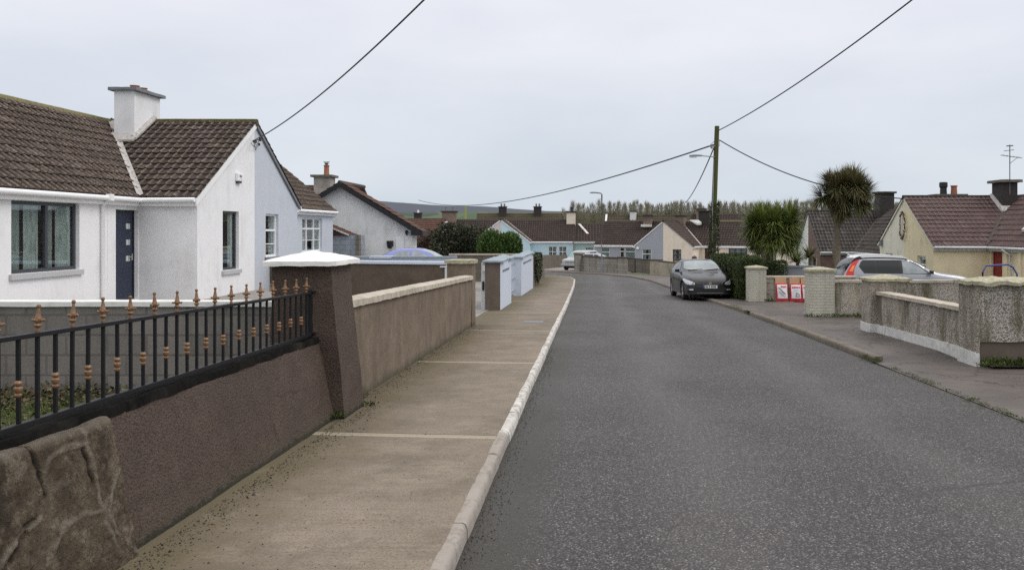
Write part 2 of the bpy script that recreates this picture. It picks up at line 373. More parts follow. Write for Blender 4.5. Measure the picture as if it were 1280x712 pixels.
# ---------------------------------------------------------------- ground materials
def _asphalt():
    t = NT('asphalt')
    v = t.vor(80, 'Color'); col = t.ramp(v, [(0,(.009,.008,.0075)),(.4,(.040,.036,.033)),(.7,(.108,.099,.093)),(.88,(.22,.205,.194)),(1,(.50,.47,.45))])
    col = t.mix(t.ramp(t.vor(80,'Distance'),[(.35,0),(.7,.8)]), col, (.014,.013,.0125))
    big = t.noise(.9, 4, t.map((1,.16,1))); col = t.mix(t.ramp(big,[(.35,.12),(.65,0)]), col, (.028,.026,.025))
    n2 = t.noise(.55, 6); col = t.mix(t.ramp(n2,[(.52,0),(.75,.10)]), col, (.15,.14,.132))
    xyz = t.sep()
    tr = t.math('ADD', xyz[0], t.math('MULTIPLY', t.noise(.25,3), 1.6))
    pol = t.math('ADD', t.ramp(t.math('ABSOLUTE', t.math('SUBTRACT', tr, 1.75)),[(.05,1),(.6,0)]), t.ramp(t.math('ABSOLUTE', t.math('SUBTRACT', tr, 3.7)),[(.05,.8),(.5,0)]))
    col = t.mix(t.math('MULTIPLY', pol, .14), col, (.185,.170,.160))
    # grit and damp dirt gathered in the channel by the left kerb
    e = t.math('ADD', xyz[0], t.math('MULTIPLY', t.noise(2.5,6), -.55))
    gf = t.ramp(e, [(-.98+1,0.0),(1,0)])
    ch = t.math('SUBTRACT', t.math('ADD', -.42, t.math('MULTIPLY', t.noise(5,6), .40)), xyz[0])
    col = t.mix(t.ramp(ch,[(.0,0),(.28,.8)]), col, (.040,.036,.028))
    cf = t.vor(.33,'Distance',t.map((1,1,1),t.comb(t.math('ADD',xyz[0],t.math('MULTIPLY',t.noise(1.2,5),1.6)), t.math('ADD',xyz[1],t.math('MULTIPLY',t.noise(.9,5),2.2)),0)),'DISTANCE_TO_EDGE')
    ck = t.math('MULTIPLY', t.ramp(cf,[(.0025,1),(.008,0)]), t.ramp(t.noise(.35,2),[(.53,0),(.58,.9)]))
    col = t.mix(ck, col, (.03,.028,.027))
    r = t.math('SUBTRACT', t.ramp(t.noise(.5,4), [(.35,.56),(.65,.68)]), t.math('MULTIPLY', pol, .02))
    nb = t.bump(t.vor(80,'Distance'), .8, -.009); nb = t.bump(t.noise(1.3,4), .2, .05, nb)
    return t.out(col, r, nb, 0, .45)
def _path():
    t = NT('brushed_concrete_path'); xyz = t.sep()
    col = t.ramp(t.noise(1.2, 9, None, .7), [(.28,(.185,.151,.118)),(.72,(.315,.264,.212))])
    f = t.noise(1, 6, t.map((1.2,26,1)), .6); col = t.mix(t.ramp(f,[(.45,0),(.7,.38)]), col, (.15,.118,.082))
    col = t.mix(t.ramp(t.noise(75,3),[(.48,0),(.68,.75)]), col, (.085,.065,.045))
    col = t.mix(t.ramp(t.noise(110,2),[(.62,0),(.8,.7)]), col, (.50,.45,.38))
    # greenish growth against the walls
    e = t.math('SUBTRACT', t.math('ADD', -2.22, t.math('MULTIPLY', t.noise(1.8,7), .9)), xyz[0])
    col = t.mix(t.ramp(e,[(-.0,0),(.75,.85)]), col, (.115,.092,.048))
    # cement bands at each bay joint with a dark line beside them
    yy = t.math('ADD', t.math('ADD', xyz[1], t.math('MULTIPLY', xyz[0], .10)), t.math('MULTIPLY', t.noise(3,4), .05))
    ph = t.math('FLOORED_MODULO', t.math('SUBTRACT', yy, 7.72), 5.15) if False else t.math('MODULO', t.math('ADD', yy, 100*5.15-7.72), 5.15)
    bay = t.math('FLOOR', t.math('DIVIDE', t.math('ADD', yy, 100*5.15-7.72), 5.15)); bn = t.n.new('ShaderNodeTexWhiteNoise'); bn.noise_dimensions = '1D'; t.l.new(bay, bn.inputs['W'])
    col = t.mix(t.math('MULTIPLY', bn.outputs['Value'], .5), col, (.135,.115,.085))
    col = t.mix(t.ramp(t.noise(.8,9,None,.78),[(.47,0),(.62,.6)]), col, (.115,.095,.066))
    col = t.mix(t.ramp(t.noise(2.6,7,None,.7),[(.60,0),(.70,.2)]), col, (.40,.365,.31))
    col = t.mix(t.ramp(ph,[(.022,.75),(.036,0)]), col, (.40,.35,.26))
    band = t.n.new('ShaderNodeValToRGB')
    e1 = t.math('COMPARE', ph, .135, .012); col = t.mix(t.math('MULTIPLY', e1, .75), col, (.055,.045,.028))
    e2 = t.math('COMPARE', ph, .07, .055); col = t.mix(t.math('MULTIPLY', e2, .5), col, (.42,.37,.28))
    t.n.remove(band)
    nb = t.bump(t.noise(1, 4, t.map((3,70,1))), .45, .008); nb = t.bump(t.noise(110,3), .3, .005, nb)
    return t.out(col, .85, nb, 0, .3)
def _rpath():
    t = NT('worn_grey_pavement'); xyz = t.sep()
    col = t.ramp(t.noise(.8, 9, None, .7), [(.3,(.066,.055,.049)),(.7,(.142,.120,.107))])
    col = t.mix(t.ramp(t.noise(130,3),[(.5,0),(.7,.6)]), col, (.028,.025,.022))
    cf = t.vor(.75,'Distance',t.comb(t.math('ADD',xyz[0],t.math('MULTIPLY',t.noise(1.5,6),1.2)), t.math('ADD',xyz[1],t.math('MULTIPLY',t.noise(1.1,6),1.6)),0),'DISTANCE_TO_EDGE')
    col = t.mix(t.ramp(cf,[(.004,.9),(.014,0)]), col, (.022,.02,.016))
    col = t.mix(t.ramp(t.noise(1, 7, t.map((.7,2.6,1)),.7),[(.60,0),(.74,.5)]), col, (.21,.185,.16))
    r = t.ramp(t.noise(.6,4), [(.35,.45),(.65,.75)])
    return t.out(col, r, t.bump(t.noise(80,4), .4, .006), 0, .4)
def _kerb():
    t = NT('whitewashed_kerb'); xyz = t.sep()
    col = t.ramp(t.noise(3, 8, None, .7), [(.3,(.42,.40,.36)),(.7,(.66,.64,.60))])
    col = t.mix(t.ramp(t.noise(9, 8, None, .75),[(.49,0),(.60,.8)]), col, (.17,.15,.13))
    n = t.math('SUBTRACT', 8.1, xyz[1]); col = t.mix(t.ramp(n,[(0,0),(.08,.75)]), col, (.24,.205,.175))
    return t.out(col, .85, t.bump(t.noise(40,5), .6, .01), 0, .3)
M['asphalt'] = _asphalt(); M['path'] = _path(); M['rpath'] = _rpath(); M['kerb'] = _kerb()
M['oldkerb'] = plain('old_stone_kerb', (.15,.125,.10), .9, var=.3, vs=9, bump=.6, bs=40, dirt=(.10,.10,.05), damt=.7)
M['field'] = plain('field_grass', (.055,.085,.025), .95, var=.3, vs=.05)
M['yard'] = plain('yard_concrete', (.26,.245,.225), .85, var=.2, vs=1.5, bump=.3, dirt=(.12,.11,.09))
M['soil'] = plain('lawn_soil', (.05,.055,.02), .95, var=.4, vs=5, bump=.8, bs=20)

# ---------------------------------------------------------------- terrain
def spread(n, a, b, p):                       # denser near 0
    return [math.copysign(abs(q)**p, q)*(b if q > 0 else -a) for q in [2*i/n-1 for i in range(n+1)]]
xs = spread(60, -3000, 3000, 3.2); ys = [-40+10*i for i in range(16)] + [115+ (2600*(i/24)**2.2) for i in range(1,25)]
def TZ(x, y): return (G(y) if y > -40 else G(-40)) - .06 - (1.2*min(1,max(0,(y-105)/60)))
m = MB(); n0 = 0
for y in ys:
    for x in xs: m.v.append((x, y, TZ(x, y)))
nx = len(xs)
for j in range(len(ys)-1):
    for i in range(nx-1): a = j*nx+i; m.f.append((a, a+1, a+nx+1, a+nx))
struct(m.build('ground', M['field'], merge=0), 'green ground running out to the fields', 'ground')

def strip(name, L, R, ys, mat, dz, label, cat, step=.9):
    """sheet between two x(y) borders following the slope"""
    m = MB(); n = len(ys)-1
    def fn(a, b):
        y = ys[0]+(ys[-1]-ys[0])*a; x = L(y)+(R(y)-L(y))*b; return (x, y, G(y)+dz)
    m.grid(fn, max(2,int((ys[-1]-ys[0])/step)), 6)
    return struct(m.build(name, mat), label, cat)
def interp(P):
    def f(y):
        if y <= P[0][0]: return P[0][1]
        for (a,b),(c,d) in zip(P,P[1:]):
            if y <= c: return b+(d-b)*(y-a)/(c-a)
        return P[-1][1]
    return f
# road outline: straight, then sweeping left (left border, right border as polylines)
LK = [(-.80,-12),(-.80,30),(-.86,42),(-1.0,50),(-1.35,54),(-2.4,57.2),(-4.4,59.8),(-8,62.5),(-14,65.5),(-26,70),(-50,78)]
RK = [(4.75,-12),(4.70,8),(4.66,14),(4.58,20),(4.42,26),(4.2,31),(3.9,37),(3.65,43),(3.4,50),(2.6,56.5),(.6,62.8),(-2.8,69.6),(-8,77),(-16,84),(-28,91),(-50,100)]
def resample(P, n):
    P = [V((x,y,0)) for x,y in P]; L = [0]
    for a,b in zip(P,P[1:]): L.append(L[-1]+(b-a).length)
    out = []
    for i in range(n+1):
        s = L[-1]*i/n
        for k in range(len(P)-1):
            if s <= L[k+1]+1e-6:
                out.append(P[k]+(P[k+1]-P[k])*((s-L[k])/(L[k+1]-L[k]))); break
    return out
A, B = resample(LK, 130), resample(RK, 130)
m = MB()
def fn(a, b):
    i = min(129, int(a*130)); f = a*130-i
    p = A[i].lerp(A[i+1], f); q = B[i].lerp(B[i+1], f); r = p.lerp(q, b); return (r.x, r.y, G(r.y)+.0+.03*sin(pi*b)*0.6)
m.grid(fn, 130, 10); struct(m.build('road', M['asphalt']), 'grey asphalt road running down the street and bending left', 'road')

def offset_poly(P, d):
    out = []
    for i,p in enumerate(P):
        t = (P[min(i+1,len(P)-1)]-P[max(i-1,0)]).normalized(); n = V((-t.y, t.x, 0)); out.append(p+n*d)
    return out
def ribbon(P, Q, dz, nb=3):
    m = MB(); n = len(P)-1
    def fn(a, b):
        i = round(a*n); r = P[i].lerp(Q[i], b); return (r.x, r.y, G(r.y)+dz)
    m.grid(fn, n, nb); return m
# left pavement: concrete, 0.11 above the road
PL = resample([(x,y) for x,y in LK], 130); PI = offset_poly(PL, .085)
# outer (wall) side
def pavout(p):
    if p.y < 52: return V((-2.95, p.y, 0))
    return None
OL = [V((-3.05,p.y,0)) if p.y < 50 else p+ (V((-1.9,-1.2,0))) for p in PI]
m = ribbon(PI, OL, .11, 4); struct(m.build('pavement', M['path']), 'tan brushed concrete pavement with bay joints beside the left walls', 'pavement')
# left kerb stones
m = MB()
def kerb_run(m, P, wdt, h, d0, seg, r, base=-.08):
    L = 0; i = 0; pts = P
    # walk in kerbstone lengths
    acc = [0]
    for a,b in zip(pts,pts[1:]): acc.append(acc[-1]+(b-a).length)
    def at(s):
        for k in range(len(pts)-1):
            if s <= acc[k+1]+1e-6:
                f = (s-acc[k])/(acc[k+1]-acc[k]); t = (pts[k+1]-pts[k]).normalized(); return pts[k]+(pts[k+1]-pts[k])*f, V((-t.y,t.x,0))
        t = (pts[-1]-pts[-2]).normalized(); return pts[-1], V((-t.y,t.x,0))
    s = 0; n = int(acc[-1]/seg)
    for k in range(n):
        s0, s1 = k*seg+.006, (k+1)*seg-.006; p, np_ = at(s0); q, nq = at(s1); j = random.uniform(-.006,.006); jz = random.uniform(-.004,.006)
        prof = [(0,base),(.0,h-.045),(.012,h-.012),(.035,h),(wdt,h),(wdt,base)]
        sgn = 1 if d0 > 0 else -1
        def ring(p, nn): return [p+nn*sgn*(a+j)+V((0,0,G(p.y)+b+jz)) for a,b in prof]
        mids = [ring(p,np_)]+[ring(*at(s0+(s1-s0)*f)) for f in (.33,.66)]+[ring(q,nq)]
        b0 = len(m.v)
        for rr in mids: m.v += [tuple(v) for v in rr]
        c = len(prof)
        for u in range(3):
            for k2 in range(c-1): a = b0+u*c+k2; m.f.append((a,a+1,a+c+1,a+c))
        m.f.append(tuple(b0+x for x in range(c))); m.f.append(tuple(b0+3*c+x for x in range(c)))
kerb_run(m, PL, .09, .110, 1, .915, .02)
m.rough(.006, 9); struct(m.build('kerb', M['kerb'], smooth=45), 'worn pale kerbstones along the left pavement', 'kerb')
# right pavement
PR = resample(RK, 130); RI = [a_.lerp(b_, 1.0) if b_.y > 14 else b_+V((-.13,0,0)) for a_, b_ in zip(PR, offset_poly(PR, -.10))]
OR = []
for p in RI:
    if p.y < 13.0: OR.append(V((16, p.y, 0)))
    elif p.y < 30: OR.append(V((6.9, p.y, 0)))
    elif p.y < 52: OR.append(V((6.3, p.y, 0)))
    elif p.y < 60: OR.append(V((6.0-(p.y-52)*.25, p.y+.9, 0)))
    else: OR.append(p+V((1.2,2.2,0)))
def rdz(y): return .09 if y > 60 else .05
m = ribbon(RI, OR, .075, 6); m.v = [(x, y, z-.066*max(0,min(1,(14.6-y)/.9))) for x, y, z in m.v]; struct(m.build('pavement', M['rpath']), 'damp grey cracked pavement in front of the right walls', 'pavement')
m = MB()
m2 = [p for p in PR if 13.3 < p.y < 25.6]; kerb_run(m, m2, .15, .098, -1, .915, .02)
m3 = [p for p in PR if p.y >= 24.4]; kerb_run(m, m3, .13, .085, -1, .915, .02)
m.rough(.012, 7); struct(m.build('kerb', M['oldkerb'], smooth=45), 'old mossy kerbstones along the right pavement', 'kerb')
# driveway and yards
m = MB(); m.grid(lambda a,b: (6.2+10*a, 13+20*b, G(13+20*b)+.05), 4, 12); struct(m.build('driveway', M['rpath']), 'damp driveway surface behind the right pillars', 'driveway')
m = MB(); m.box(-14.5,-3.0,9.75,23.9,-1,.18); m.v = []; m.f = []; m.box(-14.5,-3.0,9.75,19.3,-1,.18); m.box(-14.5,-9.3,19.3,23.9,-1,.18); m.hexa([(-9.3,19.3,-1),(-3,19.3,-1),(-3,23.9,-1),(-9.3,23.9,-1),(-9.3,19.3,.18),(-3,19.3,G(19.3)+.10),(-3,23.9,G(23.9)+.10),(-9.3,23.9,.18)]); struct(m.build('yard', M['yard']), 'raised concrete yard in front of the white bungalow', 'yard')
m = MB(); m.hexa([(-14.5,24,-1.6),(-3.0,24,-1.6),(-3.0,52,-1.6),(-14.5,52,-1.6),(-14.5,24,-.42),(-3.0,24,-.46),(-3.0,52,-.9),(-14.5,52,-.5)]); struct(m.build('driveway', M['yard']), 'driveway between the pale blue wall and the white gabled house', 'driveway')
m = MB(); m.grid(lambda a,b: (-5.5+2.5*a, 19.6+4.4*b, G(19.6+4.4*b)+.115), 3, 6); struct(m.build('apron', M['yard']), 'pale concrete apron in the gateway behind the brown wall', 'driveway')
m = MB(); m.gridhex(lambda a,b,c: (-15+12.1*a, 1+8.6*b, -.9+.93*c+.03*noise.noise(V((a*12,b*9,0)))*c), 30, 24, 1); struct(m.build('lawn', M['soil']), 'garden ground behind the spiked railing', 'lawn')
m = MB(); m.grid(lambda a,b: (-30+60*a, 70+26*b, G(70+26*b)+.02), 6, 8); o = struct(m.build('forecourt', M['yard']), 'concrete forecourt in front of the far bungalows', 'forecourt')

# hills
def hill(name, y0, y1, x0, x1, top, mat, label):
    m = MB()
    def fn(a, b):
        x = x0+(x1-x0)*a; y = y0+(y1-y0)*b
        return (x, y, -4+(top(x)+4+3*noise.noise(V((x*.012,y*.003,2))))*math.sin(b*pi/2)**1.4)
    m.grid(fn, 90, 24); return struct(m.build(name, mat, smooth=True), label, 'hill')
def _hill():
    t = NT('far_hill'); z = t.sep()[2]
    f = t.noise(.006, 6, t.map((1,.6,3)))
    gcol = t.ramp(t.vor(.02,'Color',t.map((1,.25,1))), [(.2,(.085,.12,.075)),(.5,(.13,.155,.10)),(.8,(.065,.09,.065))])
    h = t.math('ADD', z, t.math('MULTIPLY', f, 22))
    col = t.mix(t.ramp(t.math('MULTIPLY', h, .01), [(.36,0),(.44,1)]), gcol, (.105,.115,.135))
    return t.out(col, 1, None, 0, 0)
M['hill'] = _hill()
hill('hills', 900, 1900, -1500, 1500, lambda x: 66-(x+500)*.055*max(0,min(1,(x+650)/300)) if x < 350 else 15, M['hill'], 'long low moorland hill beyond the rooftops')
# ================================================================= LEFT SIDE, near garden
def ztopL(y): return .835-.0195*(y-4)                 # top of the low wall
def wallfn(x0b, x1b, x0t, x1t, y0, y1, zb, zt):
    def fn(a, b, c):
        y = y0+(y1-y0)*b; zz = zb(y)+(zt(y)-zb(y))*c
        xl = x0b+(x0t-x0b)*c; xr = x1b+(x1t-x1b)*c
        return (xl+(xr-xl)*a, y, zz)
    return fn
# low wall, brown paint
r = thing('garden_wall', 'low wall painted chocolate brown below the spiked railing', 'wall', (-2.8, 6.6, G(6.6)))
m = MB(); m.gridhex(wallfn(-3.0,-2.60,-2.98,-2.83,4.7,8.75,lambda y:G(y)-.15,lambda y:ztopL(y)-.05), 4, 50, 14)
m.rough(.012, 3.2); m.build('wall_face', M['brown_render'], r, (-2.8,6.6,G(6.6)), smooth=50)
m = MB(); m.gridhex(wallfn(-3.02,-2.825,-3.0,-2.835,2.2,8.70,lambda y:ztopL(y)-.05,lambda y:ztopL(y)+.005), 3, 70, 2)
m.rough(.014, 7); M['lip'] = plain('black_wall_lip', (.009,.0085,.008), 1, var=.5, vs=14, bump=.7, bs=40, dirt=(.07,.065,.055), damt=.25, spec=.08)
m.build('coping', M['lip'], r, (-2.8,6.6,G(6.6)), smooth=50)
# stone pier section
def _stone():
    t = NT('rough_stone')
    col = t.ramp(t.noise(3.5, 9, None, .72), [(.30,(.065,.049,.033)),(.5,(.145,.112,.075)),(.72,(.25,.20,.145))])
    col = t.mix(t.ramp(t.noise(1,9,t.map((4,4,1.1)),.75),[(.50,0),(.60,.6)]), col, (.028,.022,.016))
    col = t.mix(t.ramp(t.noise(7,9,None,.8),[(.53,0),(.60,.75)]), col, (.27,.225,.175))
    col = t.mix(t.ramp(t.noise(40,5,None,.7),[(.5,0),(.66,.6)]), col, (.035,.028,.02))
    at = t.n.new('ShaderNodeAttribute'); at.attribute_name = 'sheen_tone'
    col = t.mix(t.math('MULTIPLY', at.outputs['Fac'], t.ramp(t.noise(18,6,None,.7),[(.3,.35),(.6,1)])), col, (.29,.255,.205)); col = t.mix(t.math('MULTIPLY', at.outputs['Fac'], -1.0), col, (.012,.010,.008))
    return t.out(col, .92, t.bump(t.noise(34,9,None,.75), 1, .05), 0, .25)
M['stone'] = _stone()
def yz(px, py, X=-2.63): y = 1050*X/(px-740); return (y, 1.86-(py-287)*y/1050)
BEADS = [[(133,524),(135,570),(136,620),(140,660),(148,705)],[(80,592),(90,571),(112,558),(131,555)],[(78,611),(103,603)],[(75,682),(90,656),(115,643),(134,641)],[(163,588),(151,614),(143,640),(150,668),(168,692)],[(42,566),(22,580),(2,601)],[(66,646),(44,664),(20,690),(6,712)]]
GROOVES = [[(69,546),(73,575),(76,620)],[(60,646),(40,668),(22,700)],[(128,560),(131,600)]]
BEADS = [[yz(*q) for q in b] for b in BEADS]; GROOVES = [[yz(*q) for q in b] for b in GROOVES]
def pd(L, y, z):
    best = 9
    for b in L:
        for (a0,a1),(b0,b1) in zip(b, b[1:]):
            dx, dy = b0-a0, b1-a1; t_ = max(0,min(1,((y-a0)*dx+(z-a1)*dy)/(dx*dx+dy*dy))); best = min(best, math.hypot(y-a0-dx*t_, z-a1-dy*t_))
    return best
def feat(y, z):
    q = V((y, z, 0)); n1 = noise.noise(q*14)*.018+noise.noise(q*40)*.008
    return pd(BEADS, y+n1, z+n1*.7), pd(GROOVES, y+n1, z-n1)
r = thing('stone_wall', 'bare stained stone end of the low wall with pale mortar beads', 'wall', (-2.75, 3.5, G(3.5)))
m = MB(); at = []
def sfn(a, b, c):
    y = 1.9+2.93*b; zt = ztopL(y)-.035; zb = G(y)-.1
    z = zb+(zt-zb)*c; ed = 1-min(1,(1-b)/.008); tp = 1-min(1,(1-c)/.05)
    x = -2.555-.20*c-.03*ed**2-.02*tp**2
    if a == 0: return (-3.0, y, z)
    bd, gr = feat(y, z); p = V((x, y, z))
    x += .006*max(0,1-(bd/.020)**2)-.018*max(0,1-gr/.014)+.005*noise.noise(p*2.5)+.007*noise.noise(p*9)+.006*noise.noise(p*26)+.004*noise.noise(p*60)
    y += .012*noise.noise(p*7)*(b > .97); z += .012*noise.noise(p*7)*(c > .97)
    return (-3.0+(x+3.0)*a, y, z)
m.gridhex(sfn, 6, 300, 130)
for p in m.v:
    if p[0] < -2.85 or p[1] < 3.4: at.append(0); continue
    bd, gr = feat(p[1], p[2]); w1 = max(0,1-(bd/.020)**2)*max(.25,min(1,noise.noise(V(p)*6)*1.5+.8)); w1 += max(0,min(1,(p[2]-(ztopL(p[1])-.075))/.04))*.75
    at.append(min(1, w1)-1.0*max(0,1-gr/.022))
m.attr = at; m.build('stone_face', M['stone'], r, (-2.75,3.5,G(3.5)), smooth=60, merge=0)
# railing
XR = -2.875
r = thing('railing', 'black metal railing with copper coloured spear finials and collars', 'railing', (XR, 6.4, ztopL(6.4)))
O = (XR, 6.4, ztopL(6.4))
def rt(y): return 1.325-.0245*(y-4.08)
def rb(y): return ztopL(y)+.045
Y0, Y1 = 2.32, 8.69
m = MB(); m.hexa([(XR-.02,Y0,rt(Y0)-.012),(XR+.02,Y0,rt(Y0)-.012),(XR+.02,Y1,rt(Y1)-.012),(XR-.02,Y1,rt(Y1)-.012),(XR-.02,Y0,rt(Y0)+.012),(XR+.02,Y0,rt(Y0)+.012),(XR+.02,Y1,rt(Y1)+.012),(XR-.02,Y1,rt(Y1)+.012)])
m.build('top_rail', M['rail_black'], r, O, bevel=.003)
m = MB(); m.hexa([(XR-.02,Y0,rb(Y0)-.016),(XR+.02,Y0,rb(Y0)-.016),(XR+.02,Y1,rb(Y1)-.016),(XR-.02,Y1,rb(Y1)-.016),(XR-.02,Y0,rb(Y0)+.014),(XR+.02,Y0,rb(Y0)+.014),(XR+.02,Y1,rb(Y1)+.014),(XR-.02,Y1,rb(Y1)+.014)])
m.build('bottom_rail', M['rail_black'], r, O, bevel=.003)
m = MB(); m.box(XR-.02,XR+.02,8.55,8.59,rb(8.6)-.05,rt(8.6)+.03); m.build('end_post', M['rail_black'], r, O, bevel=.003)
bb = MB(); h = .46; bb.box(-.0085,.0085,-.0085,.0085,-.46,0)
fin = MB()
fin.lathe((0,0,.012), [(.013,0),(.013,.014),(.009,.018),(.011,.024)], 10)
fin.lathe((0,0,.038), [(.010,0),(.019,.008),(.021,.014),(.012,.024),(.014,.030),(.019,.040),(.021,.048),(.016,.060),(.011,.085),(.0085,.104),(.008,.110),(.0125,.116),(.0125,.124),(.007,.131)], 12)
for sx, sy in ((1,0),(-1,0),(0,1),(0,-1)):          # the four little side knops
    fin.tube([(sx*.016,sy*.016,.080),(sx*.030,sy*.030,.079),(sx*.036,sy*.036,.086)], [.009,.0095,.007], 6)
col = MB(); col.lathe((0,0,-.255), [(.010,-.045),(.016,-.040),(.021,-.034),(.021,-.028),(.012,-.022),(.019,-.014),(.024,-.006),(.024,.004),(.017,.011),(.012,.014),(.020,.020),(.022,.028),(.018,.036),(.010,.042)], 12)
y = 8.45-.2925*20; k = 0; first = {}
def inst(key, mb, name, mat, loc, sm):
    if key in first:
        o = first[key].copy(); COL.objects.link(o)
    else: o = first[key] = mb.build(name, mat, r, smooth=sm)
    o.parent = r; o.location = V(loc)-V(O); return o
while y < 8.66:
    spear = (k % 2 == 0)
    b = inst('b', bb, 'baluster', M['rail_black'], (XR, y, rt(y)), False); b.scale.z = (rt(y)-rb(y))/.46
    b.rotation_euler.x = random.uniform(-.01,.01)
    if spear:
        o = inst('f', fin, 'finial', M['gold'], (XR, y, rt(y)), True); o.rotation_euler = (random.uniform(-.04,.04), random.uniform(-.04,.04), random.uniform(-.5,.5)); o.scale = (.86,.86,random.uniform(.90,.95))
    else:
        o = inst('c', col, 'collar', M['gold'], (XR, y, rt(y)+random.uniform(-.008,.008)), True); o.scale = (.85,.85,1)
    y += .14625; k += 1
# brown pillar with white cap
r = thing('gate_pillar', 'chocolate brown tapering pillar with a white pyramid cap', 'pillar', (-3.0, 9.05, G(9)))
O = (-3.0, 9.05, G(9))
def pf(a, b, c):
    xl, xr = -3.36+.05*c, -2.545-.165*c; y0, y1 = 8.68+.03*c, 9.42-.03*c
    return (xl+(xr-xl)*a, y0+(y1-y0)*b, (G(9)-.05)+(1.50-(G(9)-.05))*c)
m = MB(); m.gridhex(pf, 10, 10, 26); m.rough(.010, 4); m.build('shaft', M['brown_render'], r, O, smooth=45)
m = MB()
def cf(a, b, c):
    x = -3.385+.76*a; y = 8.62+.88*b; u = min(a,1-a,b,1-b)*2
    if c == 0: return (x, y, 1.487)
    top = 1.535+.10*max(0,u)**.8
    return (x, y, 1.487+(top-1.487)*c)
m.gridhex(cf, 18, 18, 2); m.rough(.008, 7); m.rough(.003, 26); m.build('cap', M['capwhite'], r, O, smooth=50)
# plain rendered wall to the driveway
r = thing('garden_wall', 'long bare cement wall with a pale rounded coping, past the brown pillar', 'wall', (-2.85,14,G(14)))
O = (-2.85,14,G(14))
def zt2(y): return 1.055-.0262*(y-9.5)
m = MB(); m.gridhex(wallfn(-2.98,-2.735,-2.98,-2.735,9.40,19.1,lambda y:G(y)-.1,lambda y:zt2(y)-.07), 2, 70, 12); m.rough(.012,2.5)
m.build('wall_face', M['tan_render'], r, O, smooth=50)
m = MB(); yy = 9.40
while yy < 19.05:
    y1 = min(19.05, yy+.60)
    def cp(a, b, c, y0=yy, y1=y1):
        y = y0+.004+(y1-y0-.008)*b; x = -3.02+.33*a; z = zt2(y)-.07+.075*c
        if c == 1: z += .018*sin(pi*a)
        return (x, y, z)
    m.gridhex(cp, 6, 8, 2); yy = y1
m.rough(.007, 8); m.build('coping', M['coping'], r, O, smooth=40)
# wall end pillar
def pillar(label, x0, x1, y0, y1, zt, mat, capmat, over=.05, caph=.07, pyr=.06, rough=.006, name='gate_pillar', zb=None, taper=0):
    zb = G(y0)-.1 if zb is None else zb; O = ((x0+x1)/2,(y0+y1)/2,zb+.1)
    r = thing(name, label, 'pillar', O)
    m = MB(); m.gridhex(lambda a,b,c: (x0+(x1-x0)*a, y0+(y1-y0)*b, zb+(zt-caph-pyr*.0-zb)*c), 6, 6, 14); m.rough(rough, 4)
    m.build('shaft', mat, r, O, smooth=45)
    m = MB()
    def cf(a, b, c):
        x = x0-over+(x1-x0+2*over)*a; y = y0-over+(y1-y0+2*over)*b; u = min(a,1-a,b,1-b)*2
        z = zt-caph+caph*c+(pyr*u**.8 if c == 1 else 0); return (x, y, z)
    m.gridhex(cf, 12, 12, 1); m.rough(rough*1.2, 9); m.build('cap', capmat, r, O, smooth=45)
    return r
pillar('bare cement end pillar with a lichen covered flat cap, at the driveway opening', -3.29,-2.722,19.05,19.62,1.17,M['tan_render'],M['mosscap'],pyr=.02,caph=.08)
# block wall between the lawn and the white house
r = thing('block_wall', 'bare concrete block wall with white coping behind the railing', 'wall', (-8,9.5,0)); O = (-8,9.5,0)
m = MB(); m.box(-15,-3.0,9.42,9.63,-.2,1.0); m.build('wall_face', M['greyblocks'], r, O)
m = MB(); x = -15
while x < -3.02:
    x1 = min(-3.0, x+.92)
    m.gridhex(lambda a,b,c: (x+.003+(x1-x-.006)*a, 9.39+.27*b, 1.0+.055*c), 3, 2, 1); x = x1
m.rough(.005,8); m.build('coping', M['white_coping'], r, O)
m = MB(); m.gridhex(lambda a,b,c: (-3.42+.36*a, 9.66+.55*b, -.1+1.5*c), 3, 3, 10); m.rough(.008,5)
O = (-3.2,9.9,.1); r = thing('gate_pillar', 'short stained plaster pillar behind the brown pillar', 'pillar', O); m.build('shaft', M['patch_render'], r, O)
m = MB(); m.gridhex(lambda a,b,c: (-3.46+.44*a, 9.62+.63*b, 1.4+.05*c), 3, 3, 1); m.rough(.006,7); m.build('cap', M['lead'], r, O)
# damp divider wall with blue grey coping (crosses from driveway gate towards the blue house)
r = thing('boundary_wall', 'damp brown divider wall with bare plaster patches and slate blue coping', 'wall', (-7,24.6,-.5)); O = (-7,24.6,-.5)
m = MB(); m.gridhex(lambda a,b,c: (-12+7.75*a, 24.5+.2*b, -.75+(.93-.09*a+.75)*c), 30, 1, 10); m.rough(.01,1.5); m.build('wall_face', M['patch_render'], r, O)
m = MB(); m.gridhex(lambda a,b,c: (-12+7.8*a, 24.44+.34*b, .93-.09*a+.085*c), 20, 1, 1); m.build('coping', M['bluewall2'], r, O, bevel=.01)
r = thing('boundary_wall', 'pale blue painted low wall with dark coping in front of the blue car', 'wall', (-7,30,-.5)); O = (-7,30,-.5)
m = MB(); m.box(-12,-4.9,30,30.2,-.8,.84); m.build('wall_face', M['bluewall2'], r, O)
m = MB(); m.box(-12,-4.85,29.94,30.26,.84,.91); m.build('coping', M['bluecap'], r, O, bevel=.01)
m = MB(); m.box(-7.95,-7.15,29.92,30.28,.845,.925); m.build('coping_patch', M['bluewall2'], r, O)
m = MB(); m.box(-4.28,-4.13,24.42,24.56,-.6,.80); m.lathe((-4.2,24.5,.8),[(.07,0),(.05,.03)],10); m.tube([(-4.42,24.42,.78),(-4.0,24.42,.78)],.02)
tag(m.build('gate_post', M['dirty_pvc'], None, (-4.2,24.5,-.6)), 'white metal gate post at the end of the damp divider wall', 'post')
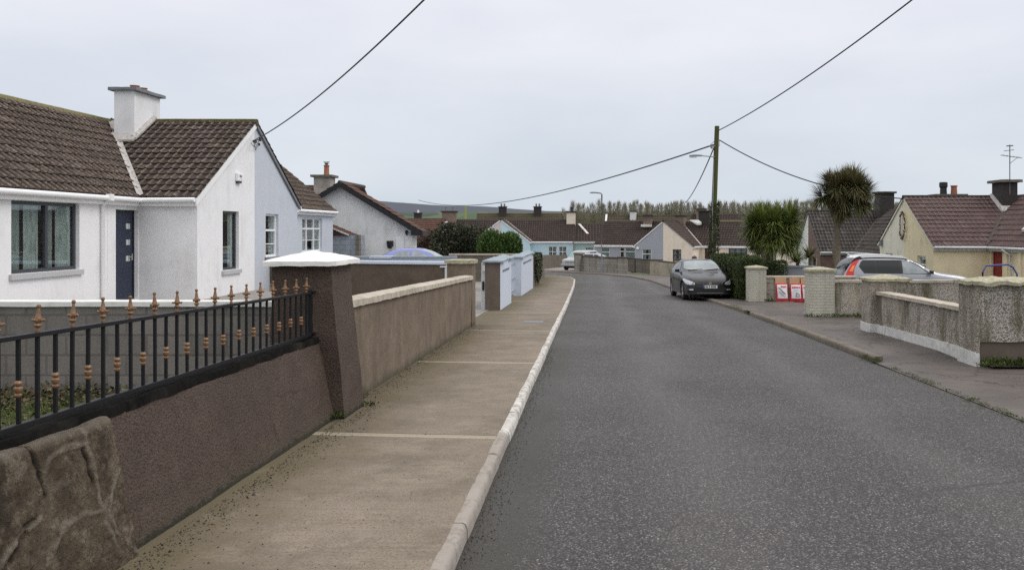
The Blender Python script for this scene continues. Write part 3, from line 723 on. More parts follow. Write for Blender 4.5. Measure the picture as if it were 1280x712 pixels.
# driveway gate seen edge on
r = thing('driveway_gate', 'dark metal driveway gate folded open beside the blue pillars', 'gate', (-3.3,22.4,-.5)); O = (-3.3,22.4,-.5)
m = MB(); m.tube([(-3.32,19.8,-.3),(-3.32,19.8,.95)],.04); m.tube([(-3.42,23.9,-.3),(-3.42,23.9,.95)],.04)
m.tube([(-3.32,19.8,.9),(-3.42,23.9,.9)],.025); m.tube([(-3.32,19.8,-.3),(-3.42,23.9,-.3)],.025); m.build('gate_frame', M['lead'], r, O)
m = MB()
for i in range(27):
    f = (i+1)/28; m.tube([(-3.32-.1*f,19.8+4.1*f,-.3),(-3.32-.1*f,19.8+4.1*f,.9)],.010,6)
m.build('bars', M['lead'], r, O)
# light blue pillars and walls
def bluepost(label, y0, y1, zt, wface, plate=False, x0=-3.10, x1=-2.66):
    zb = G(y0)-.1; O = ((x0+x1)/2,(y0+y1)/2,G(y0)+.1); r = thing('gate_pillar', label, 'pillar', O)
    m = MB(); m.gridhex(lambda a,b,c: (x0+(x1-x0)*a, y0+(y1-y0)*b, zb+(zt-zb)*c), 3, 8, 8, 'XYxZ'); m.build('shaft', M['bluewall2'], r, O)
    m = MB(); m.gridhex(lambda a,b,c: (x0+(x1-x0)*a, y0-.004*0, zb+(zt-zb)*b), 3, 8, 1, 'y') if False else m.box(x0+.003,x1-.004,y0-.012,y0+.01,zb,zt-.003)
    m.build('end_face', wface, r, O)
    for (a0,a1) in ([(y0,y0+.9),(y1-.9,y1)] if y1-y0 > 2.2 else [(y0,y1)]):
        m = MB()
        def cf(a,b,c):
            x = x0-.08+(x1-x0+.16)*a; y = a0-.08+(a1-a0+.16)*b; u = min(a,1-a,b,1-b)*2
            return (x,y,zt+.05*c+(.11*u if c == 1 else 0))
        m.gridhex(cf, 8, 8, 1); m.build('cap', M['bluecap'], r, O)
    if y1-y0 > 2.2:
        m = MB(); m.box(x0-.03,x1+.03,y0+.98,y1-.98,zt,zt+.05); m.build('coping', M['bluecap'], r, O)
    return r, O
r, O = bluepost('pale blue wall pier with damp brown end face and intercom, first past the driveway', 24.35, 27.7, .91, M['dark_render'])
m = MB(); m.box(-2.675,-2.645,25.0,26.9,.60,.66); m.build('letter_rail', M['lead'], r, O)
m = MB(); m.box(-3.22,-3.10,24.42,24.60,G(24)+.0,.90); m.build('jamb', M['dirty_pvc'], r, O)
m = MB(); m.box(-3.17,-3.10,24.30,24.338,.66,.82); m.build('intercom', M['dirty_pvc'], r, O, bevel=.006)
m = MB(); m.box(-3.19,-3.13,24.395,24.42,.10,.36); m.build('lock_plate', M['black'], r, O)
r = thing('garden_gate', 'pale blue barred pedestrian gate between the two blue piers', 'gate', (-2.95,29.8,G(29))); O = (-2.95,29.8,G(29))
m = MB()
for z in (-.45,.0,.55): m.box(-2.97,-2.93,27.75,31.85,z,z+.06)
m.build('gate_frame', M['bluecap'], r, O)
m = MB()
for i in range(22): y = 27.85+.18*i; m.box(-2.962,-2.938,y,y+.025,-.45,.6)
m.build('bars', M['bluewall2'], r, O)
r, O = bluepost('pale blue pier and wall with two slate caps, second past the driveway', 31.9, 38.3, .78, M['bluewall2'], x0=-3.12, x1=-2.69)
m = MB(); m.box(-2.70,-2.67,32.9,37.2,.52,.58); m.build('letter_rail', M['lead'], r, O)
# stone block wall at the corner (with ivy), then bending left
r = thing('block_wall', 'weathered block wall at the corner, hung with ivy', 'wall', (-2.8,46,G(46))); O = (-2.8,46,G(46))
def cw(a,b,c):
    y = 38.45+15.4*b; x = -2.72-.02*(y-38)
    return (x-.35+.35*a, y, G(y)-.1+(.66-.031*(y-38.4)-G(y)+.1)*c)
m = MB(); m.gridhex(cw, 2, 40, 6); m.rough(.02,2); m.build('wall_face', M['darkblocks'], r, O)
r = thing('block_wall', 'grey block wall across the side road, beyond the ivy wall', 'wall', (-4,80,G(80))); O = (-4,80,G(80))
m = MB()
P = [V((-14,82,0)),V((-5.5,80,0)),V((-4.6,82,0)),V((-3.2,92,0)),V((-2.3,104,0))]
for p,q in zip(P,P[1:]):
    t = (q-p).normalized(); n = V((t.y,-t.x,0)); zt = lambda y: 1.86-31.5*y/1050
    m.hexa([p+V((0,0,G(p.y)-.2)),p+n*.25+V((0,0,G(p.y)-.2)),q+n*.25+V((0,0,G(q.y)-.2)),q+V((0,0,G(q.y)-.2)),p+V((0,0,zt(p.y))),p+n*.25+V((0,0,zt(p.y))),q+n*.25+V((0,0,zt(q.y))),q+V((0,0,zt(q.y)))])
m.build('wall_face', M['darkblocks'], r, O)
r = thing('block_wall', 'pale coped garden wall in front of the dark shrubs', 'wall', (-5.7,42,G(42))); O = (-5.7,42,G(42))
m = MB(); m.box(-7.1,-3.1,42,42.2,-1.2,.58); m.build('wall_face', M['darkblocks'], r, O)
m = MB(); m.box(-7.15,-3.05,41.95,42.25,.58,.66); m.build('coping', M['coping'], r, O)
m = MB(); m.box(-1.66,-1.18,20.2,20.55,G(20.3)+.06,G(20.3)+.118)
tag(m.build('drain_cover', M['lead'], None, (-1.4,20.3,G(20.3)+.11)), 'small dark metal cover set in the pavement by the first blue pier', 'drain cover')
# ================================================================= HOUSES
def tiled(P, N, u0, u1, qa, qb, slope, tw=.30, gauge=.33, amp=.038, seg=6, thick=.03):
    """rows of interlocking tiles; P(u,q) plane point, q runs eave qa -> ridge qb"""
    m = MB(); m.attr = []; rows = max(2, round(slope/gauge)); N = V(N)
    def prof(u):
        f = (u/tw) % 1.0
        return (.5-.5*cos(2*pi*min(1,f/.45)))*amp if f < .45 else 0
    for k in range(rows):
        a = qa+(qb-qa)*k/rows; b = qa+(qb-qa)*(k+1)/rows
        la, ra, lb, rb_ = u0(a), u1(a), u0(b), u1(b)
        lo, hi = min(la,lb), max(ra,rb_); n = max(2, int((hi-lo)/(tw/seg)))
        base = len(m.v); jit = random.uniform(-.004,.004)
        for i in range(n+1):
            u = lo+(hi-lo)*i/n
            ua = min(max(u,la),ra); ub = min(max(u,lb),rb_); h = prof(ua); hb = prof(ub)
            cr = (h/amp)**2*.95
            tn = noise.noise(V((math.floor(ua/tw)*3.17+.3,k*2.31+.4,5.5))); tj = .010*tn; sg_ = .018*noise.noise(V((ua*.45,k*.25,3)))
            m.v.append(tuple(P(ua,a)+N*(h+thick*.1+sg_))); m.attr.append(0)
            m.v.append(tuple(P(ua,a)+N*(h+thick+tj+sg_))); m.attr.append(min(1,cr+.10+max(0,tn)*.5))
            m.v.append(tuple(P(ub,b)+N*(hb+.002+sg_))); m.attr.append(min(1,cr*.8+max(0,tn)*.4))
        for i in range(n):
            c = base+i*3; m.f.append((c,c+3,c+4,c+1)); m.f.append((c+1,c+4,c+5,c+2))
    return m
def wallpanel(m, o, u, n, L, H, holes, z0=-1.0, depth=.12):
    o, u, n = V(o), V(u), V(n); Z = V((0,0,1))
    us = sorted({0,L,*[h[0] for h in holes],*[h[1] for h in holes]}); zs = sorted({z0,H,*[h[2] for h in holes],*[h[3] for h in holes]})
    for a,b in zip(us,us[1:]):
        for c,d in zip(zs,zs[1:]):
            if any(h[0]-1e-6 <= a and b <= h[1]+1e-6 and h[2]-1e-6 <= c and d <= h[3]+1e-6 for h in holes): continue
            m.quad(o+u*a+Z*c, o+u*b+Z*c, o+u*b+Z*d, o+u*a+Z*d)
    for a,b,c,d in holes:
        p = [o+u*a+Z*c, o+u*b+Z*c, o+u*b+Z*d, o+u*a+Z*d]; q = [x+n*depth for x in p]
        for i in range(4): m.quad(p[i], p[(i+1)%4], q[(i+1)%4], q[i])
def window(par, o, u, n, hole, fm, cols=(), trans=(), fw=.06, sill='sill', curtain=True, name='window', bars=(), sillm=None, simple=False):
    a,b,c,d = hole; o, u, n = V(o), V(u), V(n); m = MB(); g = .08; D = (g, g+.06)
    m.obox(o,u,n,(a,a+fw),D,(c,d)); m.obox(o,u,n,(b-fw,b),D,(c,d)); m.obox(o,u,n,(a+fw,b-fw),D,(c,c+fw)); m.obox(o,u,n,(a+fw,b-fw),D,(d-fw,d))
    xs_ = [a+(b-a)*f for f in cols]
    for x in xs_: m.obox(o,u,n,(x-fw*.55,x+fw*.55),(g-.008,g+.055),(c+fw,d-fw))
    for f in trans: z = c+(d-c)*f; m.obox(o,u,n,(a+fw,b-fw),(g-.004,g+.058),(z-fw*.5,z+fw*.5))
    for (k, f) in bars:
        if k == 'v': x = a+(b-a)*f; m.obox(o,u,n,(x-.012,x+.012),(g+.012,g+.03),(c+fw,d-fw))
        else: z = c+(d-c)*f; m.obox(o,u,n,(a+fw,b-fw),(g+.010,g+.032),(z-.012,z+.012))
    wf = m.build(name, fm, par)
    m = MB(); m.obox(o,u,n,(a+.02,b-.02),(g+.034,g+.040),(c+.02,d-.02)); m.build('pane', M['glass'], wf)
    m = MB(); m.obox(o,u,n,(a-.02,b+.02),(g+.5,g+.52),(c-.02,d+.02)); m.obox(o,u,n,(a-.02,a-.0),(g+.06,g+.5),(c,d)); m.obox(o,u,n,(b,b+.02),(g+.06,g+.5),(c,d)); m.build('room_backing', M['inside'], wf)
    if curtain:
        m = MB(); W_ = b-a
        rngs = [(0,.27),(.31,.46),(.52,.74),(.78,1)] if curtain == 'strips' else [(0,.36),(.64,1)] if curtain == 'pair' else [(0,1)]
        for r0,r1 in rngs:
            nn = max(4,int((r1-r0)*W_/.025))
            for i in range(nn):
                x0 = a+W_*(r0+(r1-r0)*i/nn); x1 = a+W_*(r0+(r1-r0)*(i+1)/nn); d0 = g+.085+.018*sin(i*1.3); d1 = g+.085+.018*sin((i+1)*1.3)
                m.quad(o+u*x0+n*d0+V((0,0,c)),o+u*x1+n*d1+V((0,0,c)),o+u*x1+n*d1+V((0,0,d)),o+u*x0+n*d0+V((0,0,d)))
        m.build('curtain', M['curtain'], wf)
    if sill:
        m = MB(); m.obox(o,u,n,(a-.07,b+.07),(-.06,.10),(c-.11,c-.003)); m.build('sill', sillm or M['sill'], wf, bevel=.006)
    return wf
def door(par, o, u, n, hole, dm, fm, lights=(), handle=True, name='front_door'):
    a,b,c,d = hole; o, u, n = V(o), V(u), V(n)
    m = MB(); D = (.085,.15); f = .045
    m.obox(o,u,n,(a,a+f),D,(c,d)); m.obox(o,u,n,(b-f,b),D,(c,d)); m.obox(o,u,n,(a+f,b-f),D,(d-f,d)); fr = m.build('door_frame', fm, par)
    m = MB(); m.obox(o,u,n,(a+f,b-f),(.10,.14),(c,d-f)); dr = m.build(name, dm, par)
    for (x0,x1,z0,z1) in lights:
        m = MB(); W_ = b-a; H_ = d-c; m.obox(o,u,n,(a+W_*x0,a+W_*x1),(.092,.104),(c+H_*z0,c+H_*z1)); m.build('door_light', M['curtain'], dr)
    if handle:
        m = MB(); hx = a+(b-a)*.14; m.tube([o+u*hx+n*.06+V((0,0,c+1.0)), o+u*(hx+.12)+n*.06+V((0,0,c+1.0))], .012, 6); m.obox(o,u,n,(hx-.02,hx+.02),(.06,.10),(c+.92,c+1.08)); m.build('handle', M['steel'], dr)
    return dr
def chimney(par, x0, x1, y0, y1, z0, z1, wm, cm, pots=(), caph=.10, over=.10, pm=None):
    m = MB(); m.gridhex(lambda a,b,c: (x0+(x1-x0)*a, y0+(y1-y0)*b, z0+(z1-z0)*c), 3, 3, 5); ch = m.build('chimney', wm, par)
    m = MB(); m.gridhex(lambda a,b,c: (x0-over+(x1-x0+2*over)*a, y0-over+(y1-y0+2*over)*b, z1+caph*c), 6, 6, 2); m.rough(.012, 5); m.build('cap', cm, ch)
    for (px, py, r_, h_) in pots:
        m = MB(); m.lathe((px,py,z1+caph), [(r_*1.05,0),(r_,.05),(r_*.9,h_*.85),(r_*1.05,h_*.88),(r_*1.05,h_),(r_*.8,h_),(r_*.8,h_-.06)], 12); m.build('chimney_pot', pm or M['pot'], ch, smooth=True)
    return ch
def half(name, label, loc, rz, s, w, r, L, E, A, W, wm, tm, gable=(), side=(), main=(), end=True, barge='white_pvc', gut='white_pvc', ridge='dark_ridge', ov=.16, oh=.08, tw=.30, gauge=.33, seg=6, base=-1.1, group=None, bargeh=.17, back=True, valley='flash'):
    """one half of a pair of bungalows: a gabled wing to the street and a recessed main range"""
    root = thing(name, label, 'house', loc, rz, group)
    def p(x, y, z): return V((s*x, y, z))
    ux, uy = V((s,0,0)), V((0,1,0)); k = 1+ov/w
    def rz_(q): return A-q*(A-E)
    m = MB()
    og, om, os_ = p(0,0,0), p(0,r,0), p(w,0,0)
    gh = [h['hole'] for h in gable]; mh = [h['hole'] for h in main]; sh = [h['hole'] for h in side]
    wallpanel(m, og, ux, uy, w, E, gh, base); m.tri(p(0,0,E), p(w,0,E), p(0,0,A))
    wallpanel(m, os_, uy, -ux, r, E, sh, base)
    wallpanel(m, om, ux, uy, L, E, [h for h in mh], base) if False else None
    # main facade from x=w to L
    wallpanel(m, p(w,r,0), ux, uy, L-w, E, [(a-w,b-w,c,d) for a,b,c,d in mh], base)
    # end gable and back
    ye = r+2*W
    m.poly([p(L,r,base),p(L,ye,base),p(L,ye,E),p(L,r+W,A),p(L,r,E)])
    m.quad(p(0,ye,base),p(L,ye,base),p(L,ye,E),p(0,ye,E))
    m.poly([p(0,.02,base),p(0,ye,base),p(0,ye,E),p(0,r+W,A),p(0,.02,A)])
    m.build('wall', wm, root)
    for H, o, u, n in ((gable, og, ux, uy), (side, os_, uy, -ux), (main, om, ux, uy)):
        for h in H:
            kw = {x:y for x,y in h.items() if x not in ('hole','kind')}
            (door if h.get('kind') == 'door' else window)(root, o, u, n, h['hole'], **kw)
    # roof
    nw = V((s*(A-E),0,w)).normalized(); nm = V((0,-(A-E),W)).normalized(); nb_ = V((0,(A-E),W)).normalized()
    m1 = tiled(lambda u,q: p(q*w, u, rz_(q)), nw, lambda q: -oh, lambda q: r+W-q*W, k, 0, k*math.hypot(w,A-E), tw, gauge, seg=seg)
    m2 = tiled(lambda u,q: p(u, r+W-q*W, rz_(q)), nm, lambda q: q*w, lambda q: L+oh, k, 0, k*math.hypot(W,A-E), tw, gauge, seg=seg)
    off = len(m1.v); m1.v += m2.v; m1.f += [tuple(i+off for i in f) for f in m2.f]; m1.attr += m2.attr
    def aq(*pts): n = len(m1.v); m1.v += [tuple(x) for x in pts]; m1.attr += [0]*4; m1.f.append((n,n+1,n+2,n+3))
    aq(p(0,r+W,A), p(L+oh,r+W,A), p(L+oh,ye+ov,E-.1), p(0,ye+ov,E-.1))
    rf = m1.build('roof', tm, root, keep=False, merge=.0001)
    # ridge caps, valley, verge boards, gutters
    m = MB(); rr = .11
    def ridge_run(a, b):
        a, b = V(a), V(b); n = max(1, int((b-a).length/.42)); d_ = (b-a)/n
        for i in range(n):
            q0, q1 = a+d_*i, a+d_*(i+1)+d_.normalized()*.02
            m.tube([q0-V((0,0,.045+.004*(i%2))), q1-V((0,0,.045+.004*(i%2)))], rr+.004*(i%2), 8)
    ridge_run(p(0,-oh,A), p(0,r+W,A)); ridge_run(p(0,r+W,A), p(L+oh,r+W,A)); m.rough(.008,6); m.build('ridge_tiles', M[ridge], rf)
    m = MB(); a, b = p(k*w, r+W-k*W, rz_(k)), p(0,r+W,A); sd = (b-a).cross(V((0,0,1))).normalized()*.07; up = V((0,0,.095))
    m.quad(a-sd+up, b-sd+up, b+up*.6, a+up*.6); m.quad(a+sd+up, b+sd+up, b+up*.6, a+up*.6); m.build('valley', M[valley], rf)
    if barge:
        m = MB(); h = bargeh; a, b = p(0,0,A-.03), p(k*w,0,rz_(k)-.03)
        for y0,y1 in ((-oh+.02,-oh+.055),): m.hexa([a+V((0,y0,-h)),a+V((0,y1,-h)),b+V((0,y1,-h)),b+V((0,y0,-h)),a+V((0,y0,0)),a+V((0,y1,0)),b+V((0,y1,0)),b+V((0,y0,0))])
        m.quad(a+V((0,-oh+.055,-.03)),b+V((0,-oh+.055,-.03)),b+V((0,0,-.03)),a+V((0,0,-.03)))
        m.build('bargeboard', M[barge], rf)
    m = MB(); ge = rz_(k)
    # wing side and main eaves: fascia + gutter
    xe, yev = k*w, r+W-k*W
    m.hexa([p(w+.0,-.0,ge-.20),p(xe-.01,0,ge-.20),p(xe-.01,yev,ge-.20),p(w,yev,ge-.20),p(w,0,ge-.0),p(xe-.01,0,ge+.0),p(xe-.01,yev,ge+.0),p(w,yev,ge+.0)])
    m.hexa([p(w,yev+.01,ge-.20),p(L,yev+.01,ge-.20),p(L,r,ge-.20),p(w,r,ge-.20),p(w,yev+.01,ge),p(L,yev+.01,ge),p(L,r,ge),p(w,r,ge)])
    m.build('fascia', M[gut], rf)
    m = MB(); g = .058
    m.tube([p(xe+g,-.04,ge-.055), p(xe+g,yev-g,ge-.065)], g, 10); m.tube([p(xe,yev-g,ge-.065), p(L+.02,yev-g,ge-.055)], g, 10)
    m.build('gutter', M[gut], rf, smooth=True)
    return root, p, rf
def pipe(par, pts, r=.036, m_='white_pvc'):
    m = MB(); m.tube(pts, r, 10); return m.build('downpipe', M[m_], par, smooth=True)
# ---- white bungalow and its blue-grey twin (left)
FL = .22
E_, A_ = 2.50, 4.66
gl = dict(fm=M['anthracite'], sillm=M['sill'])
# main window: at X=-10.8 the image puts it between Y=15.64 and 17.5 ; door 19.05-19.95
X0, PY = -9.4, 23.4
w_, r_ = 3.4, 1.4
def ly(y): return PY-y          # world Y -> local x for the white half (s=-1)
white, P, rf = half('white_bungalow', 'white bungalow with dark brown tiles, navy door and shared gable, behind the block wall', (X0,PY,FL), pi/2, -1, w_, r_, 11.6, E_, A_, 2.63, M['white_wall'], M['tile_left'],
    gable=[dict(hole=(ly(22.36),ly(21.38),.60,2.12), fm=M['anthracite'], cols=(), curtain='pair', sillm=M['sill'])],
    main=[dict(hole=(ly(17.70),ly(15.62),.81,2.19), fm=M['anthracite'], cols=(.46,), curtain='strips', fw=.07, sillm=M['sill']),
          dict(kind='door', hole=(ly(19.98),ly(19.05),0.0,2.10), dm=M['navy'], fm=M['black'], lights=((.19,.37,.79,.85),(.19,.37,.61,.67),(.19,.37,.43,.49)))],
    ridge='moss', tw=.215, gauge=.29, seg=6)
pipe(white, [P(ly(18.45),r_-.22,E_-.09), P(ly(18.45),r_-.22,E_-.16), P(ly(18.45),r_-.06,E_-.34), P(ly(18.45),r_-.06,-.3)])
m = MB(); m.obox(P(0,r_,0), V((-1,0,0)), V((0,1,0)), (ly(18.78),ly(18.72)),(-.012,.0),(-.2,E_-.2)); m.build('trim_strip', M['white_pvc'], white)
m = MB(); c = P(ly(18.45),r_-.22,E_-.10); m.box(c.x-.06,c.x+.06,c.y-.06,c.y+.07,c.z-.13,c.z+.02); m.build('hopper', M['white_pvc'], white, bevel=.01)
# lead chimney stack on the wing ridge
ch = chimney(white, -.97, .36, 2.82, 3.36, 3.7, 5.57-FL, M['white_wall'], M['lead'], [(-.45,3.09,.12,.14),(-.05,3.09,.12,.14)], caph=.08, over=.11)
m = MB(); m.hexa([(-.98,2.93,3.98),(.60,2.93,3.98),(.60,3.08,4.30),(-.98,3.08,4.30),(-.98,2.97,4.03),(.60,2.97,4.03),(.60,3.10,4.42),(-.98,3.10,4.42)]); m.build('flashing', M['flash'], ch) if False else None
m = MB(); A1 = A_
def wz(x): return A_-abs(x)/w_*(A_-E_)+.05
m.hexa([(-1.15,2.75,wz(1.15)+.0),(-.95,2.75,wz(.95)),(-.95,3.44,wz(.95)),(-1.15,3.44,wz(1.15)),(-1.15,2.75,wz(1.15)+.05),(-.95,2.75,wz(.95)+.13),(-.95,3.44,wz(.95)+.13),(-1.15,3.44,wz(1.15)+.05)])
m.hexa([(-1.07,2.72,wz(1.07)),(.0,2.72,wz(0)),(.0,2.83,wz(0)),(-1.07,2.83,wz(1.07)),(-1.07,2.72,wz(1.07)+.06),(0,2.72,wz(0)+.06),(0,2.83,wz(0)+.13),(-1.07,2.83,wz(1.07)+.13)])
m.build('flashing', M['flash'], ch)
# alarm box and cable bracket on the gable
m = MB(); m.box(-1.28,-.98,-.09,0,2.92-.0,3.14); ab = m.build('alarm_box', M['white_pvc'], white, bevel=.02)
m = MB(); m.box(-1.24,-1.02,-.07,-.005,2.87,2.918); m.build('strobe', M['black'], ab)
m = MB()
for x0,x1,z0,z1 in ((-1.20,-1.17,3.02,3.09),(-1.16,-1.135,3.02,3.09),(-1.12,-1.10,3.02,3.07),(-1.09,-1.06,3.03,3.08),(-1.16,-1.07,2.975,2.985)): m.box(x0,x1,-.0935,-.0905,z0,z1)
m.build('lettering', M['lead'], ab)
m = MB(); m.box(-.10,.10,-.03,.0,4.06,4.12); m.tube([(-.05,-.02,4.1),(-.02,-.16,4.16)],.012,6); m.lathe((-.02,-.16,4.10),[(.03,0),(.045,.03),(.03,.06),(.04,.09)],8); m.lathe((.07,-.10,3.98),[(.02,0),(.035,.03),(.02,.08)],8)
m.tube([(-.02,-.14,4.14),(-.10,-.09,3.95),(-.25,-.11,3.9),(-.5,-.10,3.99)],.008,5); m.tube([(.02,-.1,4.0),(-.06,-.05,3.85),(-.12,-.03,4.0)],.008,5)
m.build('cable_bracket', M['black'], white)
# blue twin
whites = dict(fm=M['white_pvc'])
blue, P, rf = half('blue_bungalow', 'pale blue-grey bungalow with white framed windows, right half of the shared gable', (X0,PY,FL), pi/2, 1, w_, r_, 11.6, E_, A_, 2.63, M['blue_wall'], M['tile_left'],
    gable=[dict(hole=(.79,1.78,.85,2.10), fm=M['white_pvc'], trans=(.62,), bars=(('h',.3),), curtain='pair', sillm=M['lead'])],
    main=[dict(hole=(7.9,10.2,.80,2.09), fm=M['white_pvc'], cols=(.30,.66), trans=(.68,), bars=(('h',.34),), curtain='pair')],
    barge='lead', bargeh=.10, ridge='moss', tw=.215, gauge=.29)
ye = r_+2*2.63
pipe(blue, [P(11.65,r_-.2,E_-.12), P(11.65,r_-.1,E_-.3), P(11.63,r_+.05,E_-.36), P(11.63,r_+.05,-.3)])
# satellite dish on the roof behind
def dish(par, c, r, yaw, m_):
    m = MB(); R_ = Matrix.Rotation(yaw,3,'Z') @ Matrix.Rotation(radians(-25),3,'X')
    def fn(a, b): ang = 2*pi*a; q = V((r*b*cos(ang), .16*r*b*b*1.6-.2*r, r*1.05*b*sin(ang))); return V(c)+R_@q
    m.grid(fn, 20, 5); m.tube([V(c)+R_@V((0,-.2*r,-r)), V(c)+R_@V((0,-r*1.1,-r*.3))], .015, 6); m.tube([V(c)+R_@V((0,-.1*r,0)), V(c)+V((0,0,-r*1.5))], .025, 6)
    return m.build('satellite_dish', m_, par, smooth=True)
dish(blue, (10.4, 3.9, 4.9-FL+.02), .42, pi/2+.5, M['lead'])
# ---- white gabled house beyond
H3 = thing('gabled_house', 'white gabled house with dark verge boards, side-on behind the blue car', 'house', (-11.3,38,-.6))
O = (-11.3,38,-.6)
ax, az, ex, ez = -11.3, 3.95, 3.18, 2.02
m = MB(); m.poly([(ax-ex,38,-1.2),(ax+ex,38,-1.2),(ax+ex,38,ez),(ax,38,az),(ax-ex,38,ez)]); m.quad((ax+ex,38,-1.2),(ax+ex,38.9,-1.2),(ax+ex,38.9,ez),(ax+ex,38,ez)); m.poly([(ax-ex,38.9,-1.2),(ax+ex,38.9,-1.2),(ax+ex,38.9,ez),(ax,38.9,az),(ax-ex,38.9,ez)])
m.quad((-19,41.5,-1.2),(-19,39,-1.2),(-19,39,ez+.2),(-19,41.5,az)); m.quad((-19,39,-1.2),(ax-ex,39,-1.2),(ax-ex,39,ez+.2),(-19,39,ez+.2))
m.build('wall', M['h3_wall'], H3, O)
sl = (az-ez)/ex; kk = 1.16
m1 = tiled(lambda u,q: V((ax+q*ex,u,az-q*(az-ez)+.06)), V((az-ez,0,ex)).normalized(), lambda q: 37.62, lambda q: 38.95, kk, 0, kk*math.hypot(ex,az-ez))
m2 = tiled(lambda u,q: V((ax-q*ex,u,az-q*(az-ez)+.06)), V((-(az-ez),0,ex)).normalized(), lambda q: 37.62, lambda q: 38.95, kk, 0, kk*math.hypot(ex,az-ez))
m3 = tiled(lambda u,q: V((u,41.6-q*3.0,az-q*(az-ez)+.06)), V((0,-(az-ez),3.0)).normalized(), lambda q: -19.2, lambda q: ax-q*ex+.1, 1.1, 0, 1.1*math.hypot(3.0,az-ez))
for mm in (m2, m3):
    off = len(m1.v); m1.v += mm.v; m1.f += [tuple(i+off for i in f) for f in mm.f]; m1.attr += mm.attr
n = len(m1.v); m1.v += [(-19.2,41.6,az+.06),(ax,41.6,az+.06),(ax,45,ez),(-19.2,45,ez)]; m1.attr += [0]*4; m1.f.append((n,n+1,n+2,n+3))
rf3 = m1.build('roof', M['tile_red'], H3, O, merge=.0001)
m = MB()
for sg in (1,-1):
    a = V((ax,0,az+.05)); b = V((ax+sg*ex*kk,0,az-kk*(az-ez)+.05))
    for y0,y1,h in ((37.60,37.64,.24),(37.64,38.0,.04)): m.hexa([a+V((0,y0,-h)),a+V((0,y1,-h)),b+V((0,y1,-h)),b+V((0,y0,-h)),a+V((0,y0,0)),a+V((0,y1,0)),b+V((0,y1,0)),b+V((0,y0,0))])
m.box(ax+ex,ax+ex*kk+.02,37.62,38.95,ez-.42,ez-.22+.0); m.build('bargeboard', M['lead'] if False else M['black'], rf3, O)
m = MB(); m.tube([(ax,37.6,az+.02),(ax,41.6,az+.02)],.10,8); m.tube([(-19.2,41.6,az+.02),(ax,41.6,az+.02)],.10,8); m.rough(.01,5); m.build('ridge_tiles', M['dark_ridge'], rf3, O)
O2 = O
chm = MB(); chm.box(-13.55,-12.75,40.9,41.7,3.2,4.42); c_ = chm.build('chimney', M['brownchim'] if False else plain('stained_chimney',(.34,.31,.28),.9,var=.25,dirt=(.12,.1,.09)), H3, O)
m = MB(); m.box(-13.68,-12.62,40.77,41.83,4.42,4.53); m.build('cap', M['chimcap'], c_, O)
m = MB(); m.lathe((-13.05,41.3,4.53),[(.15,0),(.13,.1),(.12,.42),(.14,.44),(.14,.5)],12); m.build('chimney_pot', M['pot'], c_, O, smooth=True)
m = MB(); m.lathe((-13.05,41.3,5.03),[(.05,0),(.09,.06),(.12,.10),(.04,.16)],10); m.box(-13.2,-12.9,41.28,41.32,5.17,5.2); m.build('cowl', M['lead'], c_, O)
m = MB(); m.box(-8.87,-8.50,37.93,38,.96,1.50); m.build('meter_box', M['white_pvc'], H3, O, bevel=.01)
m = MB(); m.lathe((-9.12,37.86,1.02),[(.09,0),(.12,.12),(.13,.22),(.15,.24),(.15,.30)],12); m.box(-9.26,-8.98,37.90,38.0,1.12,1.36)
tag(m.build('hanging_planter', M['black'], None, (-9.12,37.86,1.02)), 'small black bucket planter hung on the white gable wall', 'planter')
m = MB(); m.box(-8.42,-8.34,37.93,38,1.62,1.78); m.lathe((-8.36,37.84,1.66),[(.03,0),(.06,.05),(.06,.12),(.08,.13),(.02,.18)],8); m.tube([(-8.38,37.95,1.68),(-8.36,37.84,1.66)],.015,6); m.build('wall_lamp', M['black'], H3, O)
# shed in blue-grey blocks
sh = thing('shed', 'blue-grey block shed with a small rust brown roof, between the blue and white houses', 'shed', (-11.6,36.2,-.6)); O = (-11.6,36.2,-.6)
m = MB(); m.box(-13.6,-10.12,36.1,37.4,-1,1.62); m.build('wall', M['blueblocks'], sh, O)
m = MB(); m.box(-10.12,-9.98,36.0,36.3,-1,1.64); m.build('quoin', M['darkblocks'], sh, O)
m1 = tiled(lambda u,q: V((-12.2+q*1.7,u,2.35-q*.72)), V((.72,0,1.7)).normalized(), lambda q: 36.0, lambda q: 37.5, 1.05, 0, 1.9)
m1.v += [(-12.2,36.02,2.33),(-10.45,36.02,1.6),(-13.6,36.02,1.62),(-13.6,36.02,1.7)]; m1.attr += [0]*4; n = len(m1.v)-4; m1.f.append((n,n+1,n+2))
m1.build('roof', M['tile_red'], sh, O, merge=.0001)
m = MB(); a, b = V((-12.2,0,2.37)), V((-10.42,0,1.62)); m.hexa([a+V((0,35.97,-.02)),a+V((0,36.03,-.02)),b+V((0,36.03,-.02)),b+V((0,35.97,-.02)),a+V((0,35.97,.03)),a+V((0,36.03,.03)),b+V((0,36.03,.03)),b+V((0,35.97,.03))]); m.build('verge', M['dirty_pvc'], sh, O)
